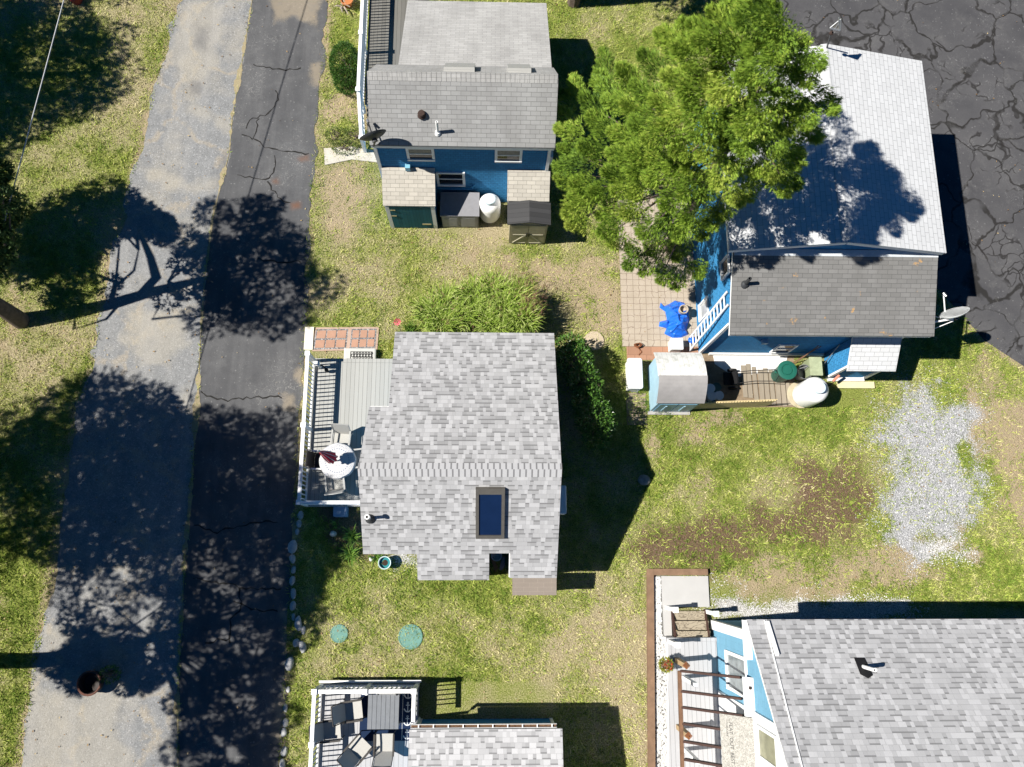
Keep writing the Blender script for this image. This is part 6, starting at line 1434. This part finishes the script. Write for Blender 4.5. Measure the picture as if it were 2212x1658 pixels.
shrub('low_shrub', 'small green shrub by the concrete walk of the upper cottage', [(-5.3, 14.45, .15), (-4.9, 14.9, .16), (-5.6, 14.9, .15)], [(.5, .3, .2), (.45, .4, .2), (.4, .35, .2)], [420, 420, 360], (.05, .1), (.02, .035), leaf_mat('border_leaf', [(0, (.05, .09, .02)), (.5, (.13, .19, .04)), (1, (.30, .30, .10))], .6, .2), (-5.3, 14.6, 0), .6)
shrub('small_weed', 'dark green weed in front of the barrel-roofed shed', [(5.25, 4.95, .08), (5.9, 4.65, .06)], [(.2, .22, .12), (.3, .12, .1)], [160, 160], (.05, .1), (.012, .02), M_HEDGE, (5.3, 4.9, 0), .6, .8, 'plant', False)
# strap-leaved plants: arching blades
def blades(n, base, h, reach, wd, seg=4, droop=1.6):
    a = rng.uniform(0, 2*np.pi, n); rr = reach*rng.uniform(.35, 1.0, n); hh = h*rng.uniform(.6, 1.0, n); w = rng.uniform(*wd, n)
    side = np.stack([-np.sin(a), np.cos(a), 0*a], 1); out = []
    pts = []
    for k in range(seg+1):
        f = k/seg; x = rr*f**1.3; z = hh*(1.75*f-droop*.55*f**2.4)
        pts.append(base+np.stack([np.cos(a)*x, np.sin(a)*x, np.maximum(z, .02)], 1))
    for k in range(seg):
        w0 = (w*(1-(k/seg)**1.5))[:, None]*side/2; w1 = (w*(1-((k+1)/seg)**1.5))[:, None]*side/2
        out.append(np.stack([pts[k]-w0, pts[k]+w0, pts[k+1]+w1], 1)); out.append(np.stack([pts[k]-w0, pts[k+1]+w1, pts[k+1]-w1], 1))
    return np.concatenate(out), 2*seg
def orn_grass():
    s = thing('ornamental_grass', (-.4, 8.0, 0), 'large arching clump of ornamental grass behind the middle cottage', 'grass clump'); T = []; tt = []
    cl = [(-1.9, 7.9), (-1.45, 8.35), (-1.0, 7.8), (-.55, 8.5), (-.2, 7.8), (.15, 8.75), (.5, 8.1), (.95, 8.45), (1.15, 7.75), (.1, 7.5), (-1.5, 7.5)]
    for x, y in cl:
        n = 460; b = np.stack([x+rng.normal(0, .14, n), y+rng.normal(0, .14, n), np.zeros(n)], 1)
        t_, k = blades(n, b, rng.uniform(1.5, 2.0), .80, (.03, .06)); T.append(t_); tt.append(np.tile(np.clip(rng.normal(.5, .2, n), 0, 1), k))
    tris('leaf_blades', np.concatenate(T), leaf_mat('grass_leaf', [(0, (.10, .19, .02)), (.5, (.30, .42, .06)), (1, (.62, .66, .28))], .55, .25), s, {'tint': np.concatenate(tt)})
    n = 900; i = rng.integers(0, len(cl), n); b = np.array([cl[j] for j in i]); b = np.c_[b+rng.normal(0, .42, (n, 2)), rng.uniform(1.35, 1.95, n)]
    b2 = np.c_[rng.normal(1.35, .22, 420), rng.normal(8.25, .35, 420), rng.uniform(1.0, 1.8, 420)]; b3 = np.c_[rng.normal(.2, .8, 300), rng.normal(9.1, .25, 300), rng.uniform(.9, 1.5, 300)]
    b = np.r_[b[:190], b2, b3[:180]]; d = unit(rng.normal(size=b.shape)*.6+np.array([.35, .3, .5])); t_, k = fronds(b, d, rng.uniform(.12, .26, len(b)), rng.uniform(.008, .014, len(b)), 2, .4)
    tris('plumes', t_, leaf_mat('plume', [(0, (.13, .05, .035)), (.5, (.26, .13, .09)), (1, (.42, .28, .18))], .8, .2), s, {'tint': rng.random(len(t_))})
orn_grass()
M_LILY = leaf_mat('lily_leaf', [(0, (.05, .12, .02)), (.5, (.12, .24, .035)), (1, (.30, .42, .08))], .4, .25)
def strap_plant(name, label, xy, n, h, reach, wd, mat=None, cat='plant'):
    p = Vector((*xy, 0)); s = thing(name, p, label, cat); b = np.stack([p.x+rng.normal(0, .06, n), p.y+rng.normal(0, .06, n), np.zeros(n)], 1)
    t_, k = blades(n, b, h, reach, wd); tris('leaf_blades', t_, mat or M_LILY, s, {'tint': np.tile(np.clip(rng.normal(.5, .2, n), 0, 1), k)}); return s
strap_plant('daylily', 'strap leaved lily at the left wall of the middle cottage, upper of two', (-4.42, .62), 60, .55, .42, (.025, .045))
strap_plant('daylily', 'strap leaved lily at the left wall of the middle cottage, lower of two', (-4.42, .10), 70, .5, .45, (.025, .045))
strap_plant('garden_plant', 'small spiky plant in the shaded bed below the middle deck', (-4.95, 1.0), 22, .3, .22, (.02, .03))
strap_plant('garden_plant', 'spiky green plant before the golden shrub and grey roof corner', (-2.75, 7.6), 60, .5, .35, (.02, .035))
strap_plant('garden_plant', 'leafy plant at the front corner of the middle cottage beside the pebbles', (-3.62, -.05), 34, .35, .3, (.03, .05))
# potted flowers on the pergola deck
p = at(1438, 1436, 1.05); s = thing('hanging_flowers', (p.x, p.y, 0.9), 'yellow green potted plant with red flowers at the deck post', 'flowers'); T = []
b, v = ball(420, .8); b = b*np.array([.2, .2, .16])+np.array([p.x, p.y, 1.12]); tri, k = leaves2(b, unit(v+np.array([0, 0, .3])), rng.uniform(.05, .09, 420), rng.uniform(.03, .05, 420))
tris('foliage', tri, M_YEL, s, {'tint': rng.random(len(tri))})
b, v = ball(46, 1); b = b*np.array([.09, .14, .06])+np.array([p.x+.03, p.y, 1.26]); tri, k = leaves2(b, unit(v+np.array([0, 0, .6])), rng.uniform(.05, .07, 46), rng.uniform(.04, .05, 46))
tris('blooms', tri, leaf_mat('red_petal', [(0, (.35, .02, .01)), (1, (.55, .08, .02))], .5, .2), s, {'tint': rng.random(len(tri))})
MB().lathe((p.x, p.y, 0), [(.09, .86), (.14, 1.08), (.02, 1.06)], 14).build('pot', M_BROWN, s, True); MB().tube([(p.x+.02, p.y, .95), (5.60, -3.30, 1.0)], .012).build('hanger', M_BLACK, s)
p = at(860, 700, .5); s = thing('pinwheel', (p.x, p.y, 0), 'red and pink garden pinwheel on a thin stake beside the ornamental grass', 'pinwheel'); MB().tube([(p.x+.15, p.y-.35, 0), (p.x, p.y, .75)], .01).build('stake', M_BLACK, s)
m = MB()
for i in range(8):
    a = 2*math.pi*i/8; q = lambda r, a_, z: (p.x+r*math.cos(a_), p.y-.02+r*math.sin(a_), z); m.poly([q(.01, a, .76), q(.13, a, .77), q(.12, a+.55, .80)])
m.build('vanes', plain('pink_vane', (.55, .08, .12), .5, .5, 30), s)
p = at(228, 1462, 0); shrub('dark_shrub', 'small dark shrub on the gravel beside the rusty bowl planter', [(p.x+.25, p.y+.1, .3)], [(.32, .25, .25)], [300], (.06, .12), (.02, .04), M_LAUR, (p.x+.25, p.y+.1, 0), .6)
p = at(120, 1500, 0);
